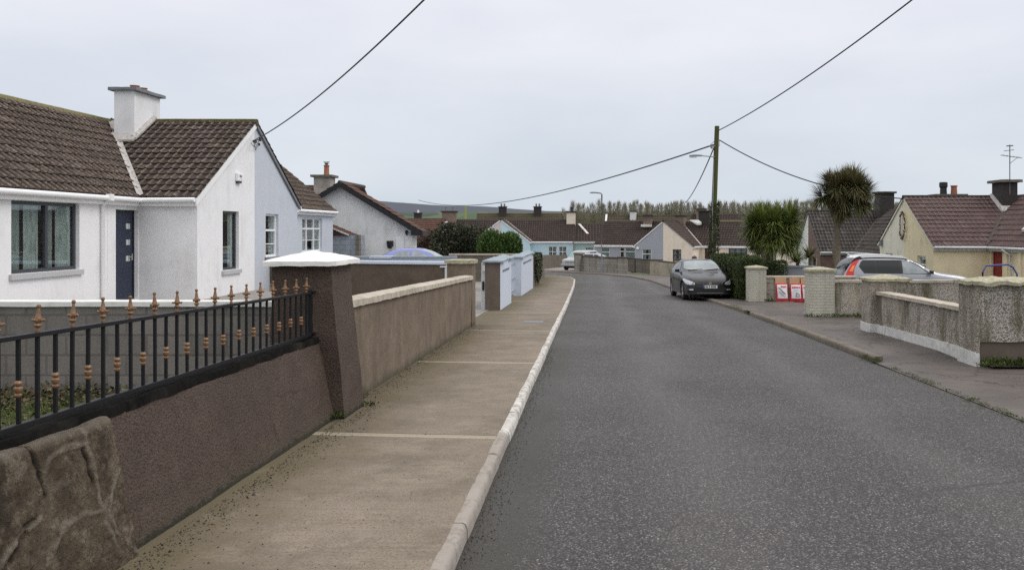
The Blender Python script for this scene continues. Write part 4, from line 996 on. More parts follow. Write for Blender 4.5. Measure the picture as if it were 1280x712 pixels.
# ================================================================= RIGHT SIDE HOUSES
rz = -pi/2
yl, P, rf = half('yellow_bungalow', 'pale yellow bungalow with mauve brown tiles and red door, at the right edge', (14.5,39,-1.15), rz, 1, 3.3, 2.35, 13, 2.42, 4.55, 2.7, M['yellow'], M['tile_mauve'],
    gable=[dict(hole=(1.55,2.5,.85,1.86), fm=M['white_pvc'], trans=(.62,), curtain='pair')],
    main=[dict(kind='door', hole=(3.55,4.5,0,2.1), dm=M['red_door'], fm=M['red_door'], handle=False), dict(hole=(6.35,8.4,.8,2.1), fm=M['white_pvc'], cols=(.5,), curtain='strips')],
    barge='yelwhite', gut='dirty_pvc', ridge='dark_ridge', tw=.21, gauge=.35, bargeh=.10, valley='dark_ridge')
pipe(yl, [P(5.0,2.1,2.2), P(5.35,2.25,2.0), P(5.35,2.3,-.8)], .04, 'dirty_pvc')
m = MB(); m.obox(P(0,2.35,0), V((1,0,0)), V((0,1,0)), (4.75,5.0),(-.06,0),(-.8,2.3)); m.obox(P(0,2.35,0), V((1,0,0)), V((0,1,0)), (5.9,6.1),(-.06,0),(-.8,2.3)); m.build('pilaster', M['yellow'], yl)
m = MB()
m.quad(P(5.2,2.4,2.75)+V((0,-.12,0)),P(9.5,2.4,2.75)+V((0,-.12,0)),P(9.5,2.75,2.98)+V((0,-.12,0)),P(5.2,2.75,2.98)+V((0,-.12,0))) if False else m.hexa([P(5.1,2.85,2.93),P(9,2.85,2.93),P(9,3.15,3.17),P(5.1,3.15,3.17),P(5.1,2.83,3.03),P(9,2.83,3.03),P(9,3.13,3.27),P(5.1,3.13,3.27)]); m.build('roof_light', M['dirty_pvc'], rf)
ch = chimney(yl, .0, 1.0, 4.07, 4.75, 3.7, 5.15, M['dark_chim'], M['chimcap'], caph=.12, over=.16)
m = MB()
def yz(x): return 4.55-x/3.3*(4.55-2.42)
m.hexa([(.98,3.95,yz(.98)),(1.2,3.95,yz(1.2)),(1.2,4.9,yz(1.2)),(.98,4.9,yz(.98)),(.98,3.95,yz(.98)+.20),(1.2,3.95,yz(1.2)+.10),(1.2,4.9,yz(1.2)+.10),(.98,4.9,yz(.98)+.20)])
m.hexa([(.0,3.93,yz(0)),(1.18,3.93,yz(1.18)),(1.18,4.08,yz(1.18)),(.0,4.08,yz(0)),(.0,3.93,yz(0)+.07),(1.18,3.93,yz(1.18)+.07),(1.18,4.08,yz(1.18)+.17),(.0,4.08,yz(0)+.17)]); m.build('flashing', M['flash'], ch)
m = MB(); m.tube([(1.0,4.4,4.6),(1.0,4.4,6.85)], .022, 6); m.tube([(1.0,4.0,6.38),(1.0,4.95,6.25)], .016, 6)
for i in range(6): m.tube([(.85,4.05+.15*i,6.375-.022*i),(1.15,4.05+.15*i,6.375-.022*i)], .010, 5)
m.tube([(.9,4.3,6.8),(1.1,4.5,6.8)], .03, 6); m.tube([(.86,4.2,6.58),(1.1,4.55,6.61)], .016, 6); m.tube([(1.0,4.4,6.0),(1.1,4.75,6.3)],.012,5)
m.build('aerial', M['steel'] if False else M['lead'], ch)
# rear stack seen over the ridge
m = MB(); m.box(-1.2,-.4,1.7,3.0,3.0,4.56); c2 = m.build('chimney', M['dark_chim'], yl)
m = MB(); m.box(-1.3,-.3,1.6,3.1,4.56,4.68); m.build('cap', M['chimcap'], c2)
m = MB(); m.lathe((-.8,2.65,4.68),[(.15,0),(.13,.35),(.16,.38),(.16,.42)],10); m.build('chimney_pot', M['pot'], c2)
m = MB(); m.lathe((-.8,2.15,4.68),[(.16,0),(.15,.30),(.19,.36),(.19,.55),(.15,.58)],10); m.build('chimney_pot', M['black'], c2)
pale, P, rf = half('cream_bungalow', 'stained pale cream half of the gable, left of the yellow bungalow', (14.5,39,-1.15), rz, -1, 3.3, 2.35, 9, 2.42, 4.55, 2.7, M['yelwhite'], M['tile_dark'],
    gable=[dict(hole=(1.5,2.5,.85,1.86), fm=M['white_pvc'], trans=(.62,), curtain='pair')], barge='yelwhite', gut='dirty_pvc', bargeh=.10, valley='dark_ridge')
m = MB(); m.box(-3.05,-2.85,-.12,0,2.2,2.5); m.build('alarm_box', M['lead'], pale)
m = MB()                                             # rusty wreath-like bracket at the party line
for i in range(60):
    a = 2*pi*i/60; m.tube([(.34*cos(a)*.9, -.05-.05*random.random(), 3.2+.62*sin(a)), (.34*cos(a+.18)*.9+random.uniform(-.07,.07), -.10-.06*random.random(), 3.2+.62*sin(a+.18)+random.uniform(-.07,.07))], .022, 4)
w_ = m.build('wreath', plain('dry_twigs',(.15,.085,.045),.9,var=.4,vs=20), None); w_.location = (14.5,39,-1.15); w_.rotation_euler = (0,0,rz); tag(w_, 'oval brown twig wreath hung on the shared cream and yellow gable', 'wreath')
# brown bungalow further down
bz = -2.05
br, P, rf = half('brown_bungalow', 'mauve brown bungalow with dark tiles behind the tall cabbage palm', (14.8,57.5,bz), rz, 1, 3.0, 2.35, 10, 2.62, 5.2, 2.8, M['brick_brown'], M['tile_dark'],
    main=[dict(hole=(4.0,5.6,.9,2.2), fm=M['anthracite'], curtain=False)], gable=[dict(hole=(1.2,2.2,.9,2.1), fm=M['brown_door'])], barge='lead', gut='dirty_pvc', bargeh=.10, tw=.22, gauge=.34, valley='dark_ridge')
ch = chimney(br, .1, 1.1, 4.5, 5.5, 3.8, 6.35, M['dark_chim'], M['dark_chim'], caph=.12, over=.12)
m = MB()
m.hexa([(1.08,4.4,4.22),(1.4,4.4,3.98),(1.4,5.6,3.98),(1.08,5.6,4.22),(1.08,4.4,4.55),(1.4,4.4,4.10),(1.4,5.6,4.10),(1.08,5.6,4.55)]); m.build('flashing', M['white_coping'], ch)
pipe(br, [P(3.3,1.6,2.4), P(3.2,2.2,2.1), P(3.2,2.3,.5)], .05, 'dirty_pvc')
ow, P, rf = half('white_bungalow', 'white far half of the gable beyond the mauve brown bungalow', (14.8,57.5,bz), rz, -1, 3.0, 2.35, 6, 2.62, 5.2, 2.8, M['h3_wall'], M['tile_dark'], barge='lead', gut='dirty_pvc')
# ================================================================= BUNGALOWS ACROSS THE END
lo = dict(tw=.26, gauge=.34, seg=4)
rzc = -radians(24); LOC = (6.78,80,-2.0)
cr_, P, rf = half('cream_bungalow', 'pinkish cream bungalow with brown door and dark windows, behind the parked black car', LOC, rzc, 1, 2.9, 2.5, 13.6, 2.42, 4.72, 2.7, M['cream'], M['tile_far'],
    gable=[dict(hole=(.95,1.8,.75,2.0), fm=M['brown_door'], cols=(.5,), trans=(.6,), curtain='pair')],
    main=[dict(kind='door', hole=(3.35,4.35,0,2.15), dm=M['brown_door'], fm=M['brown_door'], handle=False),
          dict(hole=(5.7,7.5,.85,2.12), fm=M['anthracite'], cols=(.33,.66), trans=(.62,)), dict(hole=(9.1,10.2,.85,2.12), fm=M['anthracite'], cols=(.5,), trans=(.6,))], ridge='moss', barge='lead', bargeh=.09, **lo)
ch = chimney(cr_, 2.1, 3.2, 4.6, 5.5, 3.9, 5.65, M['dark_chim'], M['dark_chim'], caph=.1, over=.12)
m = MB(); m.hexa([P(1.2,4.55,4.75),P(2.1,4.5,4.72),P(2.5,4.3,4.35),P(2.1,4.2,4.3),P(1.2,4.55,4.83),P(2.1,4.5,4.85),P(2.5,4.3,4.6),P(2.1,4.2,4.5)]); m.build('flashing', M['white_coping'], ch)
chimney(cr_, -.2, .7, 4.2, 5.2, 4.0, 5.2, M['brownchim'], M['dark_chim'], caph=.1, over=.12)
gy, P, rf = half('grey_bungalow', 'cool grey bungalow with white framed windows, left half of the grey and cream gable', LOC, rzc, -1, 2.9, 2.5, 8.2, 2.42, 4.72, 2.7, M['grey_wall'], M['tile_far'],
    gable=[dict(hole=(1.2,2.15,.75,2.0), fm=M['white_pvc'], trans=(.62,), curtain='pair')],
    main=[dict(hole=(3.7,4.9,.6,2.1), fm=M['white_pvc'], trans=(.7,)), dict(hole=(5.0,5.5,.0,2.1), fm=M['white_pvc'], trans=(.8,), curtain=False), dict(hole=(6.6,7.6,.75,2.1), fm=M['white_pvc'], trans=(.62,))], barge='white_pvc', bargeh=.11, **lo)
m = MB(); m.lathe(P(2.55,-.1,1.95),[(.08,0),(.14,.05),(.14,.18),(.05,.25)],8); m.build('wall_lamp', M['white_pvc'], gy)
ch = chimney(gy, -3.7,-2.9, 4.4, 5.2, 3.9, 5.35, M['brownchim'], M['chimcap'], caph=.1, over=.35)
m = MB(); m.box(-3.85,-2.75,4.15,4.42,4.15,4.4); m.build('flashing', M['white_coping'], ch)
H5 = (-10.0,92,-2.25)
lb, P, rf = half('light_blue_bungalow', 'pale sky blue bungalow with a long brown roof, right of the bright green bush', H5, 0, 1, 3.15, 1.5, 8.0, 2.9, 5.25, 2.7, M['ltblue'], M['tile_far'],
    main=[dict(hole=(5.15,6.1,.75,2.25), fm=M['white_pvc'], cols=(.5,), trans=(.6,), curtain='pair'), dict(hole=(6.3,7.2,.75,2.25), fm=M['white_pvc'], cols=(.5,), trans=(.6,), curtain='pair')], barge='white_pvc', bargeh=.12, **lo)
ch = chimney(lb, 7.1, 8.1, 3.6, 4.6, 4.6, 6.05, M['cream'], M['dark_chim'], [(7.7,4.1,.16,.5)], caph=.16, over=.12, pm=M['black'])
pipe(lb, [P(7.9,1.2,2.8), P(8.0,1.3,2.4), P(8.0,1.35,-.5)], .07, 'brownchim')
chimney(lb, -.6, .4, 9, 10, 4.6, 5.9, M['dark_chim'], M['dark_chim'], caph=.1) if False else None
pk, P, rf = half('pink_bungalow', 'pale pink half of the far gable, mostly behind the dark shrubs', H5, 0, -1, 3.15, 1.5, 6.6, 2.9, 5.25, 2.7, M['pinkw'], M['tile_far'], barge='white_pvc', bargeh=.12, **lo)
ch = chimney(pk, -7.1, -5.5, 3.7, 4.6, 4.6, 6.1, M['brownchim'], M['dark_chim'], [(-6.7,4.1,.13,.45),(-5.9,4.1,.15,.45)], caph=.14, over=.12, pm=M['lead'])
m = MB(); m.hexa([(-6.85,1.25,2.95),(-6.45,1.25,2.95),(-6.45,4.2,5.36),(-6.85,4.2,5.36),(-6.85,1.25,3.05),(-6.45,1.25,3.05),(-6.45,4.2,5.5),(-6.85,4.2,5.5)]); m.build('parapet', M['white_coping'], pk)
# simple single-range cottages
def cottage(name, label, loc, rz_, L, E, A, W, wm, tm, base=-1.2, windows=(), over=.25, ridge='dark_ridge'):
    r = thing(name, label, 'house', loc, rz_); D = 2*W
    m = MB(); ux, uy = V((1,0,0)), V((0,1,0)); wallpanel(m, (0,0,0), ux, uy, L, E, [h['hole'] for h in windows], base)
    for x in (0, L): m.poly([(x,0,base),(x,D,base),(x,D,E),(x,W,A),(x,0,E)])
    m.quad((0,D,base),(L,D,base),(L,D,E),(0,D,E)); m.build('wall', wm, r)
    for h in windows: window(r, (0,0,0), ux, uy, h['hole'], **{a:b for a,b in h.items() if a != 'hole'})
    k = 1+over/W
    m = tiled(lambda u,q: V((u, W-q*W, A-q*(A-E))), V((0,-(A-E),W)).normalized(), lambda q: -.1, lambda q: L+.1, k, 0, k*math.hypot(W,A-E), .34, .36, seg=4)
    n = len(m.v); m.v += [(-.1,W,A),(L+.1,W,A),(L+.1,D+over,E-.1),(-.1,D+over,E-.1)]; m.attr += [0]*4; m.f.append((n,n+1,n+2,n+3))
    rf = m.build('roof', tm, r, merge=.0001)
    m = MB(); n = int(L/.45)
    for i in range(n): m.tube([(L*i/n,W,A-.03-.006*(i%2)),(L*(i+1)/n,W,A-.03-.006*(i%2))], .11, 6)
    m.build('ridge_tiles', M[ridge], rf)
    m = MB(); m.box(0,L,-over-.02,-.0,E-.36*over-.22,E-.36*over-.02); m.build('fascia', M['dirty_pvc'], rf)
    return r, rf
W_ = lambda a,b,c,d,**k: dict(hole=(a,b,c,d), fm=M['white_pvc'], trans=(.6,), **k)
gr_, rf = cottage('green_cottage', 'pale green walled cottage with a lower roof, between the sky blue and grey bungalows', (-2.0,94.2,-2.3), 0, 3.4, 2.95, 4.85, 2.5, M['green_wall'], M['tile_far'], windows=[W_(1.2,2.2,.9,2.2)])
m = MB(); m.hexa([(1.4,.9,3.63),(1.65,.9,3.63),(.65,2.2,4.75),(.4,2.2,4.75),(1.4,.85,3.75),(1.65,.85,3.75),(.65,2.15,4.85),(.4,2.15,4.85)]); m.build('roof_strip', M['white_coping'], rf)
ct, rf = cottage('cream_cottage', 'cream walled cottage with red brown roof showing right of the white gabled house', (-26.5,92.5,-2.2), 0, 9.8, 2.95, 5.3, 2.8, M['cream'], M['tile_red'], windows=[W_(6.4,7.6,.8,2.2)])
c_, rf = cottage('far_cottage', 'far roof with one small chimney beyond the red brown roofed cottage', (-27.5,118,-1.9), 0, 6.4, 3.2, 5.15, 2.8, M['cream'], M['tile_red']); chimney(c_, 2.0,3.0,2.3,3.2,4.2,6.1, M['dark_chim'], M['dark_chim'], [(2.5,2.75,.16,.4)], pm=M['capwhite'])
c_, rf = cottage('mossy_roof_terrace', 'long far mossy green roof with two dark chimneys beyond the sky blue bungalow', (-16.7,120,-2.1), 0, 12.3, 3.4, 6.35, 2.9, M['cream'], M['tile_moss'], ridge='moss')
for cx in (3.1, 8.2): chimney(c_, cx,cx+1.1,2.4,3.3,5.6,7.25, M['dark_chim'], M['dark_chim'], [(cx+.35,2.85,.13,.4),(cx+.8,2.85,.13,.4)], pm=M['lead'])
c_, rf = cottage('far_terrace', 'dark mossy far roof with a white sided chimney behind the grey bungalow', (1.6,108,-2.2), -.12, 14.5, 3.2, 5.95, 2.9, M['cream'], M['tile_moss'])
chimney(c_, 3.1,3.9,2.2,3.2,5.2,6.4, M['white_coping'], M['dark_chim'], pm=M['lead'], caph=.12)
m = MB(); m.hexa([(-.12,-.4,2.7),(.12,-.4,2.7),(.12,2.6,5.9),(-.12,2.6,5.9),(-.12,-.4,3.0),(.12,-.4,3.0),(.12,2.6,6.1),(-.12,2.6,6.1)]); m.build('verge', M['capwhite'], rf)
c_, rf = cottage('far_terrace', 'far dark roof with two pots seen above the shared ridge right of the grey gable', (12,104,-2.2), -.25, 11, 3.2, 6.0, 2.9, M['cream'], M['tile_far'])
chimney(c_, .6,1.8,2.2,3.2,5.2,6.6, M['brownchim'], M['dark_chim'], caph=.12)
m = MB(); m.tube([(-19.0,126,-2.5),(-19.0,126,5.4)], .15, 6); tag(m.build('post', plain('lichen_green_post',(.30,.33,.10),.9), None, (-19,126,-2.5)), 'yellow green post standing beyond the rooftops on the left', 'post')
# ================================================================= RIGHT SIDE WALLS
r = pillar('cream painted brick pillar with a domed pale cap, at the end of the hedge', 5.42,6.02,29.0,29.6,.56,M['creambrick'],M['mosscap'],pyr=.07,caph=.05,rough=.004)
r = thing('garden_wall', 'low cream painted block wall the red and white sacks lean on', 'wall', (7,29.5,G(29))); O = (7,29.5,G(29))
m = MB(); m.box(6.0,9.2,29.25,29.45,G(29)-.1,.18); m.build('wall_face', M['creamblock'], r, O)
m = MB(); m.box(6.03,9.2,29.19,29.51,.18,.25); m.build('coping', M['coping'], r, O, bevel=.01)
m = MB()
for z in (-.02,-.40): m.box(6.03,6.19,29.243,29.26,z,z+.05)
m.build('bare_brick', M['pot'], r, O)
r = thing('garden_wall', 'grey rendered wall behind the cream wall, under the cabbage palm', 'wall', (8.6,33.5,G(33))); O = (8.6,33.5,G(33))
m = MB(); m.box(6.8,8.9,33.4,33.6,G(33)-.1,.36); m.build('wall_face', M['grey_wall'], r, O); m = MB(); m.box(6.8,8.9,33.35,33.65,.36,.43); m.build('coping', M['bluecap'], r, O)
r = pillar('cream painted brick pillar with a lichen tinted domed cap, nearest the driveway', 5.82,6.47,22.4,23.0,.80,M['creambrick'],M['mosscap'],pyr=.07,caph=.06,rough=.004)
def pbwall(label, x0, x1, y0, y1, zt, mat, cop=M['coping'], zb=None, oh=.03, ch=.07):
    zb = G(y0)-.1 if zb is None else zb; O = ((x0+x1)/2,(y0+y1)/2,G(y0)); r = thing('garden_wall', label, 'wall', O)
    m = MB(); m.gridhex(lambda a,b,c: (x0+(x1-x0)*a, y0+(y1-y0)*b, zb+(zt-ch-zb)*c), max(2,int((x1-x0)*3)), max(1,int((y1-y0)*3)), 6); m.rough(.008,3); m.build('wall_face', mat, r, O, smooth=50)
    m = MB(); m.gridhex(lambda a,b,c: (x0-oh+(x1-x0+2*oh)*a, y0-oh+(y1-y0+2*oh)*b, zt-ch+ch*c), max(3,int((x1-x0)*5)), max(2,int((y1-y0)*5)), 1); m.rough(.012,7); m.build('coping', cop, r, O, smooth=45)
    return r, O
pbwall('mottled pebbledash wall running from the cream pillar in front of the silver car', 6.47, 13.5, 22.5, 22.7, .51, M['pebble2'])
# splayed driveway wall with white foot
r = pillar('pebbledash pillar with a mossy lumpy cap and white foot, at the far end of the sloping wall', 6.02,6.86,18.15,18.75,.80,M['pebble3'],M['mosscap'],pyr=.09,caph=.06,rough=.01)
for c in r.children:
    if c.name.startswith('cap'): pass
m = MB(); m.box(5.995,6.885,18.125,18.775,G(18.4)-.05,G(18.4)+.26); o = m.build('foot', M['plinth_white'], r, (6.44,18.45,G(18.15)+0.0), bevel=.01); 
r = thing('garden_wall', 'pebbledash wall with sloping pale coping and white painted foot, beside the pavement', 'wall', (6.3,16.1,G(16))); O = (6.3,16.1,G(16))
m = MB(); m.gridhex(lambda a,b,c: (6.18+.2*a, 13.9+4.3*b, G(16)-.3+(.46+.05*(1-b)-(G(16)-.3))*c), 1, 20, 6); m.rough(.01,3); m.build('wall_face', M['pebble2'], r, O, smooth=50)
m = MB(); m.gridhex(lambda a,b,c: (6.12+.32*a, 13.9+4.25*b, .46+.05*(1-b)+.065*c), 2, 24, 1); m.rough(.012,6); m.build('coping', M['coping'], r, O)
m = MB(); m.gridhex(lambda a,b,c: (6.14+.06*a, 13.86+4.3*b, G(13.9+4.3*b)-.05+.30*c), 1, 16, 3); m.rough(.012,5); m.build('foot', M['plinth_white'], r, O)
# big end pier
r = thing('gate_pillar', 'broad pebbledash pier with thick lichen cap and dark damp base, nearest on the right', 'pillar', (7,13.6,G(13))); O = (7,13.6,G(13))
m = MB(); m.gridhex(lambda a,b,c: (6.10+3.4*a, 13.3+.62*b, G(13.3)+.40+(.98-(G(13.3)+.40))*c), 24, 5, 10, 'XyYzZ'); m.rough(.010,3); m.build('face', M['pebble2'], r, O, smooth=50)
m = MB(); m.gridhex(lambda a,b,c: (6.085+.05*a, 13.285+.65*b, G(13.3)+.15+(.98-(G(13.3)+.15))*c), 1, 5, 8); m.rough(.008,3); m.build('street_face', M['pebble3'], r, O, smooth=50)
m = MB(); m.gridhex(lambda a,b,c: (6.13+3.4*a, 13.34+.5*b, G(13.3)-.1+.55*c), 20, 3, 4); m.rough(.01,4); m.build('base', M['dark_render'], r, O)
m = MB(); m.gridhex(lambda a,b,c: (6.06+.07*a, 13.27+.66*b, G(13.3)-.08+.31*c), 1, 4, 3); m.rough(.014,5); m.build('foot', M['plinth_white'], r, O)
m = MB(); m.gridhex(lambda a,b,c: (6.0+3.6*a, 13.2+.8*b, .98+.06*c+(.05*min(1,min(a*20,b*4,(1-b)*4)) if c == 1 else 0)), 50, 9, 2); m.rough(.03,5); m.rough(.012,17); m.build('cap', M['mosscap'], r, O, smooth=60)
# opposite walls at the bend
r = thing('block_wall', 'pale concrete block wall with brown capped pillars, behind the lamp post at the bend', 'wall', (.6,67,G(67))); O = (.6,67,G(67))
def seg_wall(m, p, q, th, z0, z1):
    p, q = V(p+(0,)), V(q+(0,)); t = (q-p).normalized(); n = V((-t.y,t.x,0))*th
    m.hexa([p+V((0,0,z0)),q+V((0,0,z0)),q+n+V((0,0,z0)),p+n+V((0,0,z0)),p+V((0,0,z1)),q+V((0,0,z1)),q+n+V((0,0,z1)),p+n+V((0,0,z1))])
m = MB(); seg_wall(m, (-1.1,70.2),(2.15,65.6),.25,-1.9,-.37); seg_wall(m,(2.0,65.4),(2.7,64.7),.45,-1.9,-.33); m.build('wall_face', M['farblocks'], r, O)
m = MB(); seg_wall(m, (-1.1,70.15),(2.1,65.5),.32,-.37,-.30); seg_wall(m,(1.95,65.35),(2.75,64.6),.5,-.33,-.25); m.build('coping', M['dark_ridge'], r, O)
m = MB(); seg_wall(m, (-1.5,70.0),(-1.05,69.6),.5,-1.9,-.18); pw = m.build('pillar_shaft', M['farblocks'], r, O)
m = MB(); seg_wall(m, (-1.56,70.0),(-1.0,69.5),.6,-.18,-.06); m.build('pillar_cap', M['brownchim'], pw, O)
r = thing('driveway_gate', 'dark grey solid driveway gate at the bend, between pale pillars', 'gate', (3.6,62.5,G(62))); O = (3.6,62.5,G(62))
m = MB(); seg_wall(m, (2.75,64.6),(4.15,60.6),.06,-1.35,-.36); m.build('gate_panel', M['darkblocks'], r, O)
m = MB(); seg_wall(m, (2.75,64.55),(4.15,60.55),.12,-.36,-.28); seg_wall(m, (3.2,63.25),(3.25,63.1),.1,-1.35,-.4); m.build('gate_frame', M['black'], r, O)
r = thing('garden_wall', 'pale rendered garden wall with dark coping, just left of the parked black car', 'wall', (5,57,G(57))); O = (5,57,G(57))
m = MB(); seg_wall(m, (4.15,60.4),(4.75,59.9),.4,-1.8,-.34); seg_wall(m,(4.75,59.8),(5.6,56.9),.22,-1.8,-.42); seg_wall(m,(5.6,56.9),(9.5,53),.22,-1.8,-.2); m.build('wall_face', M['cream'] if False else plain('dull_cream_render',(.40,.36,.28),.9,var=.15,dirt=(.16,.15,.09),damt=.8), r, O)
m = MB(); seg_wall(m, (4.1,60.35),(4.8,59.8),.5,-.34,-.27); seg_wall(m,(4.75,59.75),(5.6,56.85),.3,-.42,-.34); seg_wall(m,(5.6,56.85),(9.5,52.95),.3,-.2,-.12); m.build('coping', M['dark_ridge'], r, O)
# ================================================================= VEHICLES
def paint(name, c, metal=.4, rough=.22, coat=1):
    t = NT(name); t.b.inputs['Coat Weight'].default_value = coat; t.b.inputs['Coat Roughness'].default_value = .04
    col = t.ramp(t.noise(2,4), [(.3,tuple(x*.93 for x in c)),(.7,c)])
    d = t.math('MULTIPLY', t.math('SUBTRACT', .55, t.sep()[2]), t.noise(9,5)); col = t.mix(t.ramp(d,[(0,0),(.25,.6)]), col, (.07,.06,.05))
    return t.out(col, rough, None, metal, .5)
M['car_black'] = paint('charcoal_car_paint', (.008,.009,.012), .0, .3, .30)
M['car_silver'] = paint('silver_car_paint', (.30,.31,.34), .45, .32, .6)
M['car_blue'] = paint('periwinkle_car_paint', (.16,.20,.50), .3)
M['car_white'] = paint('white_car_paint', (.40,.41,.42), .0, .35, .3)
M['carglass'] = plain('car_glass', (.010,.013,.014), .06, var=.1, spec=.5)
M['carglass_l'] = plain('car_windscreen', (.24,.27,.275), .06, var=.35, vs=2.2, spec=.9)  # pale base colour paints in the sky reflected by the windscreen
M['tail_red'] = plain('tail_lamp_red', (.55,.02,.025), .2, var=.1)
M['tail_amber'] = plain('tail_lamp_amber', (.80,.22,.04), .2)
M['lamp_clear'] = plain('headlamp_clear', (.62,.63,.66), .12, .2, var=.4, vs=16)
M['chrome'] = plain('chrome', (.65,.65,.66), .15, 1, var=.05)
M['plate'] = plain('plate_white', (.75,.75,.73), .5, var=.02)
M['plate_blue'] = plain('plate_blue', (.02,.07,.25), .5)
M['plastic'] = plain('black_plastic', (.022,.022,.023), .55)
M['alloy'] = plain('alloy_wheel', (.38,.38,.40), .35, .7)
M['seat'] = plain('car_seat', (.05,.05,.05), .9)

def smoothf(P):
    xs_ = [a for a,b in P]; ys_ = [b for a,b in P]
    def f(x):
        if x <= xs_[0]: return ys_[0]
        for i in range(len(P)-1):
            if x <= xs_[i+1]:
                h = xs_[i+1]-xs_[i]; t = (x-xs_[i])/h
                def sl(j):
                    if j <= 0 or j >= len(P)-1: return 0 if 0 else (ys_[min(j+1,len(P)-1)]-ys_[max(j-1,0)])/(xs_[min(j+1,len(P)-1)]-xs_[max(j-1,0)])
                    a = (ys_[j]-ys_[j-1])/(xs_[j]-xs_[j-1]); b = (ys_[j+1]-ys_[j])/(xs_[j+1]-xs_[j])
                    return 0 if a*b <= 0 else 2*a*b/(a+b)
                m0, m1 = sl(i)*h, sl(i+1)*h; t2, t3 = t*t, t*t*t
                return (2*t3-3*t2+1)*ys_[i]+(t3-2*t2+t)*m0+(-2*t3+3*t2)*ys_[i+1]+(t3-t2)*m1
        return ys_[-1]
    return f
class Car:
    """body grown from cross-sections along y (0 = nose, Ln = tail)"""
    def __init__(s, Ln, W, top, belt, plan, roofw, bot, wh, wr, arch=.07):
        s.L, s.W, s.top, s.belt, s.plan, s.roofw, s.bot, s.wh, s.wr, s.ar = Ln, W/2, smoothf(top), smoothf(belt), smoothf(plan), smoothf(roofw), smoothf(bot), wh, wr, wr+arch
    def zb(s, y):
        z = s.bot(y)
        for w in s.wh:
            d = abs(y-w)
            if d < s.ar: z = max(z, s.wr+math.sqrt(s.ar**2-d*d))
        return z
    def sec(s, y):
        w = s.W*s.plan(y); T = s.top(y); B = min(s.belt(y), T-.03); b = s.zb(y); b0 = s.bot(y)
        b = min(b, B-.10)
        mid = b0+(B-b0)*.52
        rw = s.W*s.roofw(y) if T-B > .12 else w*.86
        if T-B <= .25: f = max(0,(T-B-.03)/.22); rw = w*.84*(1-f)+s.W*s.roofw(y)*f
        pts = [(0,b),(w*.90,b),(w*.975,b+.012),(w*(1.0 if b < mid else .99),max(mid,b+.03)),(w*.985,max(B-.11,b+.05)),(w*.945,B)]
        H = T-B
        pts += [(w*.945+(rw-w*.945)*.5+.02*min(1,H/.4)*1, B+H*.46),(rw+.005,B+H*.86),(rw*.88,B+H*.955),(rw*.5,T-.006*min(1,H/.05)),(0,T)]
        return pts
    def pt(s, y, t, side=1):
        P = s.sec(y); f = t*(len(P)-1) if t <= 1 else 0; i = min(len(P)-2, int(f)); f -= i
        a, b = P[i], P[i+1]; return V((side*(a[0]+(b[0]-a[0])*f), y, a[1]+(b[1]-a[1])*f))
    def side_at(s, y, z, side=1, off=.004):
        P = s.sec(y)
        for i in range(1, len(P)-1):
            if P[i][1] <= z <= P[i+1][1] and P[i+1][1] > P[i][1]:
                f = (z-P[i][1])/(P[i+1][1]-P[i][1]); return V((side*(P[i][0]+(P[i+1][0]-P[i][0])*f+off), y, z))
        return V((side*(P[-3][0]+off), y, z))
    def body(s, m_, par):
        ys_ = sorted(set([round(s.L*i/90,4) for i in range(91)] + [round(w+k*s.ar/6,4) for w in s.wh for k in range(-6,7)]))
        m = MB(); n = len(s.sec(0)); rows = []
        for y in ys_:
            P = s.sec(y); row = [(-x,y,z) for x,z in reversed(P[1:-1])]+[(P[0][0],y,P[0][1])]+[(x,y,z) for x,z in P[1:]]
            rows.append([(x,y,z) for x,z in P]+[(-x,y,z) for x,z in reversed(P[1:-1])])
        c = len(rows[0])
        for r_ in rows: m.v += r_
        for i in range(len(rows)-1):
            for k in range(c): a = i*c+k; b = i*c+(k+1)%c; m.f.append((a,b,b+c,a+c))
        m.f.append(tuple(range(c))); m.f.append(tuple((len(rows)-1)*c+k for k in range(c)))
        return m.build('body', m_, par, smooth=42, merge=.001)
    def patch(s, name, m_, par, poly, side, nz=8, off=.006, ny=14, lift=None):
        """panel on the flank: poly = list of (y,z) outline; sampled rows between its lower and upper edges"""
        ys_ = [p[0] for p in poly]; y0, y1 = min(ys_), max(ys_)
        def rng(y):
            zs = []
            for (a,b),(c,d) in zip(poly, poly[1:]+poly[:1]):
                if a != c and min(a,c)-1e-9 <= y <= max(a,c)+1e-9: zs.append(b+(d-b)*(y-a)/(c-a))
            return min(zs), max(zs)
        m = MB()
        def fn(a, b):
            y = y0+(y1-y0)*min(.9999,max(.0001,a)); lo, hi = rng(y); return s.side_at(y, lo+(hi-lo)*b, side, off)
        m.grid(fn, ny, nz); return m.build(name, m_, par, smooth=True, merge=0)
    def deck(s, name, m_, par, y0, y1, t0, t1, n=10, inset=0, off=.006):
        """panel across the car between section parameters t0..t1 (both sides), following y(t)"""
        m = MB()
        def fn(a, b):
            u = -1+2*b; side = 1 if u >= 0 else -1; t = t1+(t0-t1)*abs(u)
            ya = y0(abs(u)) if callable(y0) else y0; yb = y1(abs(u)) if callable(y1) else y1
            y = ya+(yb-ya)*a; p = s.pt(y, t, side)
            q = s.pt(y+.02, t, side); slope = (q.z-p.z)/.02; nrm = V((0,-slope,1)).normalized(); return p+nrm*off
        m.grid(fn, 12, 2*n); return m.build(name, m_, par, smooth=True, merge=0)
